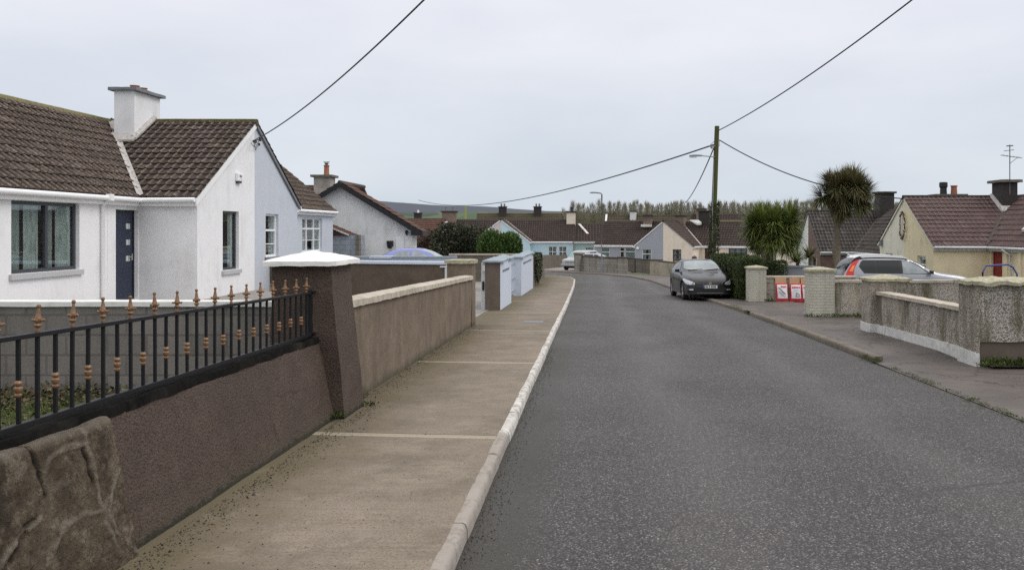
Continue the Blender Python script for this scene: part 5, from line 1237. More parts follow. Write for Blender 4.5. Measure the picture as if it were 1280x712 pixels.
    def wheels(s, par, tread=.2, spokes=5):
        for yw in s.wh:
            for sd in (1,-1):
                xo = s.W*.97; c = V((sd*(xo-tread/2), yw, s.wr)); R_ = s.wr
                m = MB(); prof = [(-tread/2,R_*.66),(-tread/2,R_*.90),(-tread/2+.025,R_),(tread/2-.025,R_),(tread/2,R_*.90),(tread/2,R_*.66)]
                n = 28; base = 0
                for x, r_ in prof:
                    for k in range(n): a = 2*pi*k/n; m.v.append((c.x+x, c.y+r_*cos(a), c.z+r_*sin(a)))
                for i in range(len(prof)-1):
                    for k in range(n): a = i*n+k; b = i*n+(k+1)%n; m.f.append((a,b,b+n,a+n))
                w = m.build('wheel', M['rubber'], par, smooth=40)
                m = MB(); xf = c.x+sd*(tread/2-.03)
                for k in range(n):
                    a, b = 2*pi*k/n, 2*pi*(k+1)/n
                    for r0,r1 in ((.64,.70),):
                        m.hexa([(xf,c.y+R_*r0*cos(a),c.z+R_*r0*sin(a)),(xf+sd*.02,c.y+R_*r0*cos(a),c.z+R_*r0*sin(a)),(xf+sd*.02,c.y+R_*r0*cos(b),c.z+R_*r0*sin(b)),(xf,c.y+R_*r0*cos(b),c.z+R_*r0*sin(b)),
                                (xf,c.y+R_*r1*cos(a),c.z+R_*r1*sin(a)),(xf+sd*.02,c.y+R_*r1*cos(a),c.z+R_*r1*sin(a)),(xf+sd*.02,c.y+R_*r1*cos(b),c.z+R_*r1*sin(b)),(xf,c.y+R_*r1*cos(b),c.z+R_*r1*sin(b))])
                for k in range(spokes):
                    a = 2*pi*k/spokes+.3
                    for da in (-.13,.13): m.tube([(xf+sd*.005,c.y+R_*.12*cos(a),c.z+R_*.12*sin(a)),(xf+sd*.005,c.y+R_*.66*cos(a+da),c.z+R_*.66*sin(a+da))], .022, 5)
                m.tube([(xf,c.y,c.z),(xf+sd*.02,c.y,c.z)], .06, 10); m.build('rim', M['alloy'], w)
                m = MB(); m.tube([(xf-sd*.05,c.y,c.z),(xf-sd*.04,c.y,c.z)], R_*.66, 20); m.build('brake_shade', M['plastic'], w)
        m = MB(); m.box(-s.W*.70, s.W*.70, s.wh[0]-.35, s.wh[-1]+.35, .20, .55); m.build('underbody', M['plastic'], par)
def pbox(par, name, m_, x0,x1,y0,y1,z0,z1, bevel=.008): m = MB(); m.box(x0,x1,y0,y1,z0,z1); return m.build(name, m_, par, bevel=bevel)
def mirror(par, x, y, z, m_):
    m = MB(); sd = 1 if x > 0 else -1
    m.gridhex(lambda a,b,c: (x+sd*(.0+.17*a), y+.07*b-.06*sin(pi*a)*(1-b), z+.12*c*(1-.15*a)), 4, 2, 2); m.rough(.004, 9); return m.build('door_mirror', m_, par, smooth=True)

# ---- charcoal saloon-like hatch, facing us, half on the pavement
yaw = radians(3.2)
car = thing('parked_car', 'charcoal black car parked facing us with two wheels on the pavement, beside the hedge', 'car', (4.28,30.45,G(30.5)+.01), yaw, rx=-.0238)
C = Car(4.42, 1.81,
    top=[(0,.66),(.10,.76),(.35,.86),(.8,.95),(1.25,1.02),(1.42,1.08),(2.15,1.43),(2.6,1.495),(3.1,1.48),(3.7,1.36),(4.15,1.12),(4.35,1.02),(4.42,.90)],
    belt=[(0,.56),(.3,.74),(1.2,.92),(2.5,.95),(3.8,1.02),(4.42,.95)],
    plan=[(0,.60),(.05,.74),(.14,.86),(.35,.945),(.8,.99),(1.6,1),(3.4,1),(4.0,.95),(4.3,.88),(4.42,.80)],
    roofw=[(0,.7),(1.3,.80),(2.2,.66),(3,.65),(4.42,.68)], bot=[(0,.24),(.2,.20),(4.1,.22),(4.42,.34)], wh=[.86,3.55], wr=.325)
C.body(M['car_black'], car); C.wheels(car)
C.deck('windscreen', M['carglass_l'], car, lambda u: 1.42+.22*u*u, lambda u: 2.12+.06*u*u, .70, 1.0)
for sd in (1,-1):
    C.patch('window_surround', M['plastic'], car, [(1.72,.965),(3.66,1.02),(3.82,1.13),(3.36,1.37),(2.40,1.385),(2.12,1.27)], sd, off=.003, ny=30)
    C.patch('side_window', M['carglass'], car, [(1.78,.985),(2.72,.985),(2.72,1.36),(2.42,1.36),(2.15,1.25)], sd)
    C.patch('side_window', M['carglass'], car, [(2.78,.99),(3.62,1.04),(3.75,1.12),(3.35,1.34),(2.78,1.36)], sd)
    m = MB()
    C.patch('headlight', M['lamp_clear'], car, [(.012,.585),(.10,.575),(.35,.62),(.66,.72),(.72,.79),(.5,.79),(.2,.735),(.05,.69),(.012,.655)], sd, nz=4)
    mirror(car, sd*.84, 1.72, 1.0, M['car_black'])
    pbox(car, 'door_handle', M['chrome'], sd*.895-.01, sd*.895+.01, 2.55, 2.72, .82, .845, .004)
    m = MB(); 
    for yy in (1.55, 2.75): m.box(sd*.9055-.002, sd*.9055+.002, yy, yy+.012, .35, .93)
    m.build('door_gap', M['plastic'], car)
# nose furniture
def arcstrip(par, name, m_, z0, z1, hw, y0, bow=.10, drop=0, th=.02, taper=1):
    m = MB()
    def fn(a, b, c):
        x = -hw+2*hw*a; f = abs(x)/hw; z = z0+(z1-z0)*(c if taper == 1 else .5+(c-.5)*(1-f*(1-taper)))-drop*(1-f*f)*-1
        return (x, y0+bow*max(0,abs(x)-.50)**1.3*1.6+th*b, z)
    m.gridhex(fn, 20, 1, 2); return m.build(name, m_, par)
arcstrip(car, 'upper_grille', M['plastic'], .60, .675, .44, -.018, .13)
arcstrip(car, 'grille_bar', M['chrome'], .622, .642, .47, -.028, .13)
arcstrip(car, 'lower_grille', M['black'], .30, .53, .58, -.020, .13, th=.03, taper=.55)
arcstrip(car, 'bumper_lip', M['plastic'], .235, .285, .66, -.035, .35, th=.05)
arcstrip(car, 'bumper_trim', M['chrome'], .285, .297, .48, -.032, .13, th=.012)
for sd in (1,-1):
    m = MB(); m.tube([(sd*.60,.010,.40),(sd*.74,.075,.395)], .028, 8); m.build('fog_light', M['lamp_clear'], car)
    m = MB(); m.tube([(sd*.56,.030,.40),(sd*.78,.13,.385)], .060, 8); m.build('fog_recess', M['plastic'], car)
m = MB(); m.tube([(0,-.055,.632),(0,-.03,.632)], .058, 16); bd = m.build('badge', M['chrome'], car)
m = MB(); m.box(-.26,.26,-.062,-.05,.455,.565); pl = m.build('number_plate', M['plate'], car)
m = MB(); m.box(-.26,-.205,-.066,-.062,.457,.563); m.build('plate_band', M['plate_blue'], pl)
m = MB(); x = -.175
for g in '01 1 0110':
    if g != ' ':
        m.box(x,x+.012,-.0655,-.0625,.475,.548); m.box(x+.022,x+.034,-.0655,-.0625,.475,.548)
        if g == '0': m.box(x+.012,x+.022,-.0655,-.0625,.475,.487); m.box(x+.012,x+.022,-.0655,-.0625,.536,.548)
        else: m.box(x+.012,x+.022,-.0655,-.0625,.505,.517)
        x += .047
    else: x += .03
m.build('characters', M['black'], pl)
m = MB()
for x0,x1 in ((-.55,.0),(.05,.6)): m.tube([(x0,1.40,1.075),(x1,1.50,1.125)], .010, 5)
m.build('wiper', M['plastic'], car)
m = MB(); m.box(.45,.62,1.62,1.64,1.19,1.26); 
# ---- silver SUV side-on
suv = thing('parked_suv', 'silver SUV with red tail lamps and white roof, side-on behind the pebbledash wall', 'car', (13.45,30.4,-.77), pi/2)
# local: nose at y=0 pointing to +X; local +x faces the camera (-Y)
U = Car(4.62, 1.79,
    top=[(0,.78),(.08,.90),(.5,1.02),(1.1,1.10),(1.32,1.15),(2.05,1.55),(2.5,1.665),(3.4,1.69),(3.95,1.665),(4.12,1.61),(4.30,1.46),(4.5,1.14),(4.6,.95),(4.62,.85)],
    belt=[(0,.70),(.4,.90),(1.2,1.0),(2.5,1.04),(4.2,1.08),(4.62,.95)],
    plan=[(0,.74),(.08,.86),(.4,.96),(1,1),(4.0,1),(4.4,.94),(4.62,.86)], roofw=[(0,.8),(1.3,.84),(2.2,.73),(4.0,.73),(4.4,.76),(4.62,.8)],
    bot=[(0,.34),(.2,.28),(4.3,.30),(4.62,.42)], wh=[.90,3.53], wr=.36)
U.body(M['car_silver'], suv); U.wheels(suv)
for sd in (1,-1):
    U.patch('window_surround', M['plastic'], suv, [(1.50,1.065),(3.88,1.095),(4.04,1.34),(3.92,1.56),(2.30,1.56),(1.95,1.42)], sd, off=.003, ny=30)
    U.patch('side_window', M['carglass_l'], suv, [(1.60,1.09),(2.50,1.09),(2.50,1.54),(2.30,1.53),(2.0,1.40)], sd)
    U.patch('side_window', M['carglass'], suv, [(2.60,1.09),(3.40,1.10),(3.40,1.545),(2.60,1.545)], sd)
    U.patch('side_window', M['carglass'], suv, [(3.47,1.10),(3.84,1.15),(3.98,1.34),(3.88,1.52),(3.47,1.545)], sd, ny=24)
    U.patch('tail_light', M['tail_red'], suv, [(3.97,1.60),(4.10,1.585),(4.30,1.40),(4.47,1.12),(4.52,.96),(4.26,.92),(4.22,1.05),(4.25,1.18),(4.12,1.40)], sd, off=.012)
    U.patch('indicator', M['tail_amber'], suv, [(4.17,1.38),(4.25,1.36),(4.38,1.17),(4.27,1.15)], sd, off=.017)
    mirror(suv, sd*.87, 1.52, 1.08, M['plastic'])
    m = MB(); 
    for yy in (2.545, 3.43): m.box(sd*.897-.002,sd*.897+.002,yy,yy+.012,.4,1.02)
    m.build('door_gap', M['plastic'], suv)
    m = MB()
    def rf_(a,b,c,sd=sd):
        y = 2.25+1.95*a; return (sd*(.60+.05*b), y, U.top(y)-.035+.085*c*min(1,min(a,1-a)*9))
    m.gridhex(rf_, 18, 1, 1); m.build('roof_rail', M['white_pvc'], suv)
    m = MB(); m.gridhex(lambda a,b,c,sd=sd: (sd*(.595+.06*b), 2.3+1.95*a, U.top(2.3+1.95*a)-.075+.035*c), 18, 1, 1); m.build('rail_seat', M['plastic'], suv)
    m = MB(); m.gridhex(lambda a,b,c,sd=sd: (sd*(.59+.08*b), 3.88+.42*a, U.top(3.88+.42*a)-.06+(.085*(min(1,(1-a)*3,a*6)))*c), 8, 1, 1); m.build('rail_end', M['plastic'], suv)
    pbox(suv, 'door_handle', M['chrome'], sd*.90-.012, sd*.90+.012, 2.62,2.80,.95,.98,.004)
U.deck('windscreen', M['carglass'], suv, lambda u: 1.32+.14*u*u, lambda u: 2.02+.06*u*u, .70, 1.0)
U.deck('rear_window', M['carglass'], suv, lambda u: 4.16, lambda u: 4.46, .72, 1.0)
m = MB(); m.box(-.3,.3,4.60,4.63,.86,.90); m.build('tailgate_trim', M['chrome'], suv)
m = MB(); m.gridhex(lambda a,b,c: (-.52+1.04*a, 2.2+1.9*b, U.top(2.2+1.9*b)+.003+.004*c), 6, 12, 1); m.build('roof_panel', M['white_pvc'], suv)
# ---- blue car side-on behind the pale blue wall
bc = thing('parked_car', 'periwinkle blue hatchback, only its roof and windows above the pale blue wall', 'car', (-4.95,35.0,-.36), pi/2)
Bc = Car(4.1, 1.72, top=[(0,.62),(.1,.75),(.5,.86),(1.0,.95),(1.15,1.0),(1.9,1.38),(2.3,1.46),(2.8,1.46),(3.3,1.35),(3.8,1.10),(4.05,.95),(4.1,.8)],
    belt=[(0,.6),(.4,.78),(1.2,.9),(2.5,.93),(3.9,.97),(4.1,.9)], plan=[(0,.72),(.1,.86),(.4,.95),(1,1),(3.4,1),(3.9,.93),(4.1,.84)], roofw=[(0,.75),(1.2,.8),(2,.68),(3.2,.68),(4.1,.72)], bot=[(0,.25),(.3,.2),(4.1,.28)], wh=[.8,3.3], wr=.3)
Bc.body(M['car_blue'], bc); Bc.wheels(bc)
for sd in (1,-1):
    Bc.patch('side_window', M['carglass_l'], bc, [(1.55,.97),(2.40,.97),(2.40,1.36),(2.15,1.35),(1.85,1.2)], sd)
    Bc.patch('side_window', M['carglass_l'], bc, [(2.50,.97),(3.30,1.0),(3.42,1.05),(3.0,1.3),(2.50,1.36)], sd)
Bc.deck('windscreen', M['carglass_l'], bc, lambda u: 1.2+.12*u*u, lambda u: 1.88, .70, 1.0); Bc.deck('rear_window', M['carglass_l'], bc, lambda u: 3.35, lambda u: 3.8-.1*u, .70, 1.0)
# ---- two light cars at the bend
wc = thing('parked_suv', 'white off-roader at the bend with its nose showing left of the block pillar', 'car', (-2.0,74.0,-1.75), radians(-28))
Wc = Car(4.2, 1.8, top=[(0,.85),(.08,.98),(.6,1.05),(1.0,1.1),(1.15,1.2),(1.7,1.62),(2.2,1.75),(3.7,1.74),(4.1,1.6),(4.2,1.0)], belt=[(0,.8),(.4,.95),(1.2,1.02),(4.2,1.05)], plan=[(0,.8),(.1,.92),(.4,1),(4.0,1),(4.2,.9)], roofw=[(0,.85),(1.5,.8),(4.2,.8)], bot=[(0,.4),(4.2,.4)], wh=[.85,3.3], wr=.38)
Wc.body(M['car_white'], wc); Wc.wheels(wc)
M['glass_teal_reflection'] = plain('teal_reflection_glass', (.20,.30,.30), .08, var=.2, spec=.8)  # teal reflection painted in as the glass colour
Wc.deck('windscreen', M['glass_teal_reflection'], wc, lambda u: 1.12+.1*u*u, lambda u: 1.75, .70, 1.0)
for sd in (1,-1):
    Wc.patch('side_window', M['glass_teal_reflection'], wc, [(1.4,1.1),(2.3,1.1),(2.3,1.6),(1.8,1.55)], sd); Wc.patch('side_window', M['carglass'], wc, [(2.4,1.1),(3.8,1.12),(3.7,1.6),(2.4,1.6)], sd)
    m = MB(); m.tube([(sd*.62,-.02,.82),(sd*.62,.04,.82)], .10, 10); m.build('headlight', M['lamp_clear'], wc)
pbox(wc, 'grille', M['chrome'], -.42,.42,-.03,.02,.66,.88); pbox(wc, 'bumper', M['car_white'], -.82,.82,-.10,.1,.42,.60,.02)
hb = thing('parked_car', 'small white hatchback behind the pale block wall and lamp post', 'car', (2.55,70.5,-1.62), radians(78))
Hb = Car(3.9, 1.7, top=[(0,.65),(.1,.8),(.6,.95),(.95,1.0),(1.1,1.06),(1.8,1.42),(2.2,1.5),(3.2,1.49),(3.6,1.38),(3.85,1.0),(3.9,.8)], belt=[(0,.6),(.4,.82),(1.2,.93),(3.9,.98)], plan=[(0,.75),(.1,.88),(.4,.97),(3.5,1),(3.9,.86)], roofw=[(0,.75),(1.2,.8),(2,.7),(3.9,.74)], bot=[(0,.25),(3.9,.28)], wh=[.75,3.15], wr=.3)
Hb.body(M['car_white'], hb); Hb.wheels(hb)
for sd in (1,-1):
    Hb.patch('side_window', M['carglass'], hb, [(1.5,.98),(2.3,1.0),(2.3,1.4),(2.0,1.38)], sd); Hb.patch('side_window', M['carglass'], hb, [(2.38,1.0),(3.2,1.02),(3.15,1.4),(2.38,1.41)], sd)
Hb.deck('windscreen', M['glass_teal_reflection'], hb, lambda u: 1.1+.12*u*u, lambda u: 1.76, .70, 1.0)
m = MB(); m.gridhex(lambda a,b,c: (-.3+1.9*a, 78+.8*b+.4*a, -1.95+1.0*c+(1.15-.5*abs(a-.45))*c), 6, 3, 3); m.rough(.06,3)
# ================================================================= POLES, WIRES
def _polem():
    t = NT('mossy_timber'); col = t.ramp(t.noise(1, 8, t.map((9,9,.7)), .7), [(.3,(.05,.042,.03)),(.7,(.13,.11,.08))])
    f = t.math('ADD', t.noise(1.2,5,t.map((3,3,.5))), t.math('MULTIPLY', t.sep()[0], .9)); col = t.mix(t.ramp(f,[(.45,0),(.62,.85)]), col, (.085,.095,.025))
    return t.out(col, .92, t.bump(t.noise(1,6,t.map((30,30,2))), .5, .02), 0, .2)
M['pole'] = _polem(); M['wire'] = plain('black_cable', (.03,.03,.035), .7); M['galv'] = plain('galvanised_steel', (.30,.32,.34), .5, .4, var=.12)
pr = thing('telegraph_pole', 'mossy wooden telegraph pole leaning beside the parked black car', 'pole', (6.42,45,G(45)))
O = (6.42,45,G(45)); PT = V((6.70,45,7.40))
m = MB(); m.tube([(6.42,45,G(45)-.3),(6.50,45,2),(6.60,45,4.7),PT], .165, 14, r1=.125); m.rough(.006,4); m.build('shaft', M['pole'], pr, O, smooth=True)
m = MB(); m.tube([(6.62,44.95,5.74),(5.75,44.7,5.80)], .03, 8); m.build('lamp_arm', M['galv'], pr, O)
m = MB(); m.gridhex(lambda a,b,c: (5.18+.66*a, 44.62+.2*b, 5.74+.10*c*(1-.5*abs(a-.45)) + .02*a), 8, 3, 2); hd = m.build('lamp_head', M['galv'], pr, O, smooth=40)
m = MB(); m.gridhex(lambda a,b,c: (5.22+.34*a, 44.64+.16*b, 5.69+.05*c), 4, 2, 1); m.build('lamp_lens', M['white_pvc'], hd, O)
m = MB(); m.box(6.40,6.58,44.88,45.12,6.30,6.36); m.tube([(6.30,44.95,6.35),(6.55,44.95,6.60)],.018,6); m.tube([(6.30,44.95,6.35),(6.42,44.95,6.18)],.03,6); m.lathe((6.42,44.9,6.2),[(.03,0),(.06,.05),(.03,.1),(.05,.15)],8); m.tube([(6.82,44.95,6.66),(6.84,44.95,6.38),(6.72,44.95,6.25)],.018,6)
m.build('wire_bracket', M['galv'], pr, O)
m = MB(); m.tube([(6.44,44.84,-.8),(6.44,44.84,3.0),(6.50,44.84,5.6)], .025, 6); m.build('cable_duct', M['galv'], pr, O)
sl_ = thing('street_lamp', 'slim grey steel street lamp in front of the pale block wall at the bend', 'street lamp', (.76,65.8,G(65.8))); O = (.76,65.8,G(65.8))
m = MB(); m.tube([(.76,65.8,G(65.8)-.1),(.76,65.8,-.5)], .10, 10); m.tube([(.76,65.8,-.5),(.77,65.8,4.62),(.70,65.8,4.72),(.30,65.8,4.76)], .062, 10); m.build('shaft', M['galv'], sl_, O, smooth=True)
m = MB(); m.gridhex(lambda a,b,c: (-.16+.55*a, 65.7+.2*b, 4.70+.12*c*(1-.5*abs(a-.5))), 6, 3, 2); m.build('lamp_head', M['galv'], sl_, O, smooth=40)
def wire(name, label, A, B, ext, sag, r=.015):
    A, B = V(A), V(B); tt = 1/ext; B2 = B+V((0,0,sag*4*tt*(1-tt))); P_ = A+(B2-A)*ext; m = MB(); n = 40
    m.tube([A.lerp(P_, i/n)-V((0,0,sag*4*(i/n)*(1-i/n))) for i in range(n+1)], r, 6)
    return tag(m.build(name, M['wire'], None, tuple(A), smooth=True), label, 'cable')
wire('overhead_cable', 'black overhead cable rising from the bracket on the white gable', (-9.45,23.38,4.32), (-2.40,12,5.14), 1.6, .50, .014)
wire('overhead_cable', 'thick black overhead cable from the telegraph pole top up to the upper right', (6.78,45,7.17), (9.52,25,8.69), 1.5, .55, .025)
wire('overhead_cable', 'long black cable from the telegraph pole away to the far left over the rooftops', (6.5,45,6.40), (-24.8,130,5.95), 1.15, 1.9, .040)
wire('overhead_cable', 'black cable sagging from the telegraph pole to the yellow and cream gable', (6.82,45,6.66), (14.42,39,3.30), 1.0, .62, .030)
wire('overhead_cable', 'thin cable from the telegraph pole down to the dark chimney of the cream bungalow', (6.52,45,6.22), (9.3,83.5,4.55), 1.0, .35, .035)
# ================================================================= SACKS, BARRIER, ORNAMENT
M['sack_red'] = plain('red_sack_print', (.50,.025,.035), .4, var=.12, vs=14)
M['sack_white'] = plain('white_sack_print', (.72,.71,.72), .4, var=.05, vs=14)
M['sack_top'] = plain('tan_sack_paper', (.50,.29,.16), .6, var=.2, vs=14)
def sack(label, x0, w, h, kind, tilt):
    z0 = G(29)+.06; r = thing('fuel_sack', label, 'sack', (x0+w/2, 29.04, z0), tilt, 'printed sacks leaning on the cream wall', rx=-.12)
    def f(a,b,c):
        puff = sin(pi*a)**.5*sin(pi*min(1,c*.9+.08))**.5
        return (-w/2+w*a, -.07*puff*(1-b)+.06*puff*b, h*c)
    m = MB(); m.gridhex(f, 10, 3, 12); m.rough(.012,8); b = m.build('bag', M['sack_red'], r, smooth=60)
    def front(name, mat, a0,a1,c0,c1, off):
        m = MB(); m.grid(lambda a,c: tuple(V(f(a0+(a1-a0)*a, 0, c0+(c1-c0)*c))+noise.noise_vector(V(f(a0+(a1-a0)*a,0,c0+(c1-c0)*c))*8)*.012+V((0,-off,0))), 8, 10); return m.build(name, mat, b, smooth=True, merge=0)
    front('white_panel', M['sack_white'], .11,.92,.18,.93,.006)
    if kind == 0:
        for i in range(4): front('heading', M['sack_red'], .40+.12*i,.49+.12*i,.76,.86,.010)
        m = MB(); m.tube([(-w*.34,-.098,h*.78),(w*.24,-.10,h*.40)], .014, 5); m.tube([(-w*.30,-.098,h*.56),(w*.10,-.10,h*.28),(w*.26,-.10,h*.30)], .007, 5); m.build('picture', M['anthracite'], b)
    else:
        for i in range(5): front('heading', M['sack_red'], .17+.145*i,.28+.145*i,.73,.83,.010)
        m = MB(); m.tube([(-w*.2,-.10,h*.62),(w*.3,-.10,h*.62)],.006,4); m.tube([(0,-.10,h*.28),(w*.05,-.10,h*.5),(w*.2,-.10,h*.44),(w*.3,-.10,h*.3)],.010,5); m.tube([(-w*.1,-.10,h*.27),(w*.34,-.10,h*.25)],.007,4); m.build('picture', M['anthracite'], b)
    m = MB(); m.gridhex(lambda a,b_,c: (-w*.50+w*.86*a, .0+.07*b_, h*.84+.30*c-.02*sin(9*a)), 6, 1, 2); m.rough(.012,9); m.build('folded_top', M['sack_top'], r)
sack('red and white printed sack with a black diagonal tool picture, left of the three', 6.36, .43, .64, 0, .06)
sack('red and white printed sack with broad red heading, middle one of the three', 6.85, .40, .63, 1, -.03)
sack('red and white printed sack partly hidden by the brick pillar, right of the three', 7.24, .40, .62, 1, .04)
M['blue_tube'] = plain('blue_painted_tube', (.05,.07,.26), .4)
m = MB(); m.tube([(9.32,20,G(20)),(9.30,20,.85),(9.38,20,1.0),(9.9,20,1.03),(10.02,20,.97),(10.12,20,.80),(10.14,20,G(20))], .022, 8); m.tube([(9.31,20,.55),(10.14,20,.55)], .018, 8)
tag(m.build('barrier', M['blue_tube'], None, (9.7,20,G(20)), smooth=True), 'blue tubular metal barrier showing above the mossy pier, before the red door', 'barrier')
m = MB(); m.lathe((7.25,59.5,-.35),[(.10,0),(.17,.06),(.20,.16),(.18,.26),(.10,.34),(.03,.37)],14); m.lathe((7.25,59.5,-2.0),[(.25,0),(.2,.3),(.2,1.66)],12)
tag(m.build('stone_ornament', M['dark_ridge'], None, (7.25,59.5,-2.0), smooth=True), 'dark round topped ornament behind the roof of the parked black car', 'ornament')
# ================================================================= PLANTS
def leaf(m, p, d, n, L, W_):
    s = d.cross(n).normalized()*W_/2; m.v += [tuple(p-s*.3), tuple(p+d*L*.5-s+n*L*.06), tuple(p+d*L), tuple(p+d*L*.5+s+n*L*.06)]; k = len(m.v)-4; m.f.append((k,k+1,k+2,k+3))
def rv():
    while 1:
        v = V((random.uniform(-1,1),random.uniform(-1,1),random.uniform(-1,1)))
        if .05 < v.length < 1: return v.normalized()
F = dict(
 hedge=foliage('hedge_leaves', [(.016,.028,.007),(.035,.058,.013),(.060,.088,.022),(.095,.115,.035)]),
 dark=foliage('dark_shrub_leaves', [(.012,.018,.010),(.030,.042,.022),(.055,.070,.036),(.09,.065,.045)]),
 bright=foliage('bright_bush_leaves', [(.022,.050,.012),(.05,.10,.022),(.085,.15,.035),(.13,.18,.06)]),
 red=foliage('russet_twigs', [(.05,.02,.015),(.10,.045,.03),(.07,.05,.03),(.04,.035,.02)]),
 ivy=foliage('ivy_leaves', [(.015,.025,.010),(.03,.045,.018),(.055,.07,.03),(.10,.09,.04)]),
 cord=foliage('sword_leaves', [(.045,.070,.016),(.11,.15,.032),(.17,.21,.05),(.24,.27,.09)], .5),
 cordb=foliage('dull_sword_leaves', [(.05,.058,.024),(.095,.11,.038),(.15,.16,.06),(.21,.18,.10),(.17,.10,.055)], .6),
 dead=foliage('dead_sword_leaves', [(.06,.032,.015),(.11,.065,.03),(.16,.10,.055),(.07,.06,.02)], .8),
 grass=foliage('grass_blades', [(.05,.085,.015),(.08,.13,.025),(.12,.17,.04),(.15,.16,.07)]),
 litter=foliage('leaf_litter', [(.02,.025,.010),(.05,.055,.02),(.09,.06,.03),(.14,.13,.07)], .8),
 weed=foliage('weed_leaves', [(.02,.035,.008),(.04,.065,.012),(.075,.10,.02),(.10,.12,.03)]),
 grit=foliage('grit', [(.012,.011,.010),(.04,.034,.028),(.09,.08,.065),(.02,.018,.015)], .9),
 poplar=foliage('bare_poplar_twigs', [(.20,.185,.135),(.25,.23,.165),(.30,.27,.20),(.23,.22,.14)], .9))
# hedge
def hedge(label, x0,x1,y0,y1,zt0,zt1,n):
    O = ((x0+x1)/2,(y0+y1)/2,G(y0)); r = thing('hedge', label, 'hedge', O)
    def zt(y): return zt0+(zt1-zt0)*(y-y0)/(y1-y0)
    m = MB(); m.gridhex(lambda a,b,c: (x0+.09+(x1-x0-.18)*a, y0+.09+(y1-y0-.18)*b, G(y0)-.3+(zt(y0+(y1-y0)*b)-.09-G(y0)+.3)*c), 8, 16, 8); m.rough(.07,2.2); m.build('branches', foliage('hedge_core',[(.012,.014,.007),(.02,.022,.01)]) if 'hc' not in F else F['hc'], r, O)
    m = MB()
    for i in range(n):
        f = random.random(); u, v = random.random(), random.random(); y = y0+(y1-y0)*u
        if f < .40: p = V((x0, y, G(y0)-.1+(zt(y)-G(y0)+.1)*v)); nn = V((-1,0,0))
        elif f < .72: p = V((x0+(x1-x0)*v, y, zt(y))); nn = V((0,0,1))
        elif f < .92: p = V((x0+(x1-x0)*u, y0, G(y0)-.1+(zt(y0)-G(y0)+.1)*v)); nn = V((0,-1,0))
        else: p = V((x1, y, G(y0)+(zt(y)-G(y0))*v)); nn = V((1,0,0))
        p += nn*(.09*noise.noise(p*1.6)+.05*noise.noise(p*5)+random.uniform(-.07,.045))
        d = (rv()+nn*.5+V((0,0,.4))).normalized(); leaf(m, p, d, (rv()+nn).normalized(), random.uniform(.035,.075), random.uniform(.022,.045))
    m.build('leaves', F['hedge'], r, O, merge=0, keep=True)
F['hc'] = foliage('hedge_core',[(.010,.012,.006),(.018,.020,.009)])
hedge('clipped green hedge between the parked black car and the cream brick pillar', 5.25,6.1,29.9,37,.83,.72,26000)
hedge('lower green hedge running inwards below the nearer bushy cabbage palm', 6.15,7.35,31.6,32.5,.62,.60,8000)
# shrubs
def shrub(name, label, c, rx, ry, rzz, n, fm, L, W_, cat='shrub', lumps=7, core=True, up=.3):
    r = thing(name, label, cat, (c[0],c[1],c[2]-rzz)); O = (c[0],c[1],c[2]-rzz); c = V(c)
    cs = [(V((random.uniform(-.55,.55)*rx, random.uniform(-.5,.5)*ry, random.uniform(-.45,.5)*rzz)), random.uniform(.38,.62)) for _ in range(lumps)]
    m = MB()
    for q,_ in cs: m.tube([c+V((0,0,-rzz)), c+q*.5+V((0,0,-rzz*.3)), c+q], .05*rx**.5, 5, r1=.015)
    for _ in range(60):
        q, s_ = random.choice(cs); d = rv(); m.tube([c+q, c+q+V((d.x*rx,d.y*ry,d.z*rzz))*s_*.9], .012, 4, r1=.004)
    m.build('stem', plain('shrub_bark',(.06,.045,.035),.9) if 'sb' not in M else M['sb'], r, O)
    m = MB()
    for i in range(n):
        q, s_ = random.choice(cs); d = rv(); rr = s_*random.uniform(.55,1.05)**.6*(1+.25*noise.noise(d*2.5+q))
        p = c+q+V((d.x*rx,d.y*ry,d.z*rzz))*rr
        if p.z < c.z-rzz: p.z = c.z-rzz+random.random()*.3
        leaf(m, p, (d+rv()*.8+V((0,0,up))).normalized(), rv(), L*random.uniform(.6,1.3), W_*random.uniform(.7,1.3))
    m.build('foliage', fm, r, O, merge=0, keep=True)
M['sb'] = plain('shrub_bark',(.06,.045,.035),.9)
shrub('shrub', 'large dark green shrub in the middle distance, left of the bright bush', (-8.6,58,.55), 2.2,1.8,1.95, 9500, F['dark'], .20,.11, lumps=13)
shrub('shrub', 'bright green upright bush in front of the pale gable', (-5.9,55,.35), 1.35,1.2,1.45, 13000, F['bright'], .22,.10, lumps=13, up=.8)
shrub('shrub', 'straggly russet bush against the red brown roofed cottage', (-12.4,64,.5), 1.3,1.2,1.6, 5200, F['red'], .18,.05, lumps=9, up=.7)
shrub('shrub', 'small dull green bush behind the wall left of the dark shrub', (-13.6,72,.2), 1.6,1.2,1.1, 2600, F['dark'], .15,.08, lumps=6)
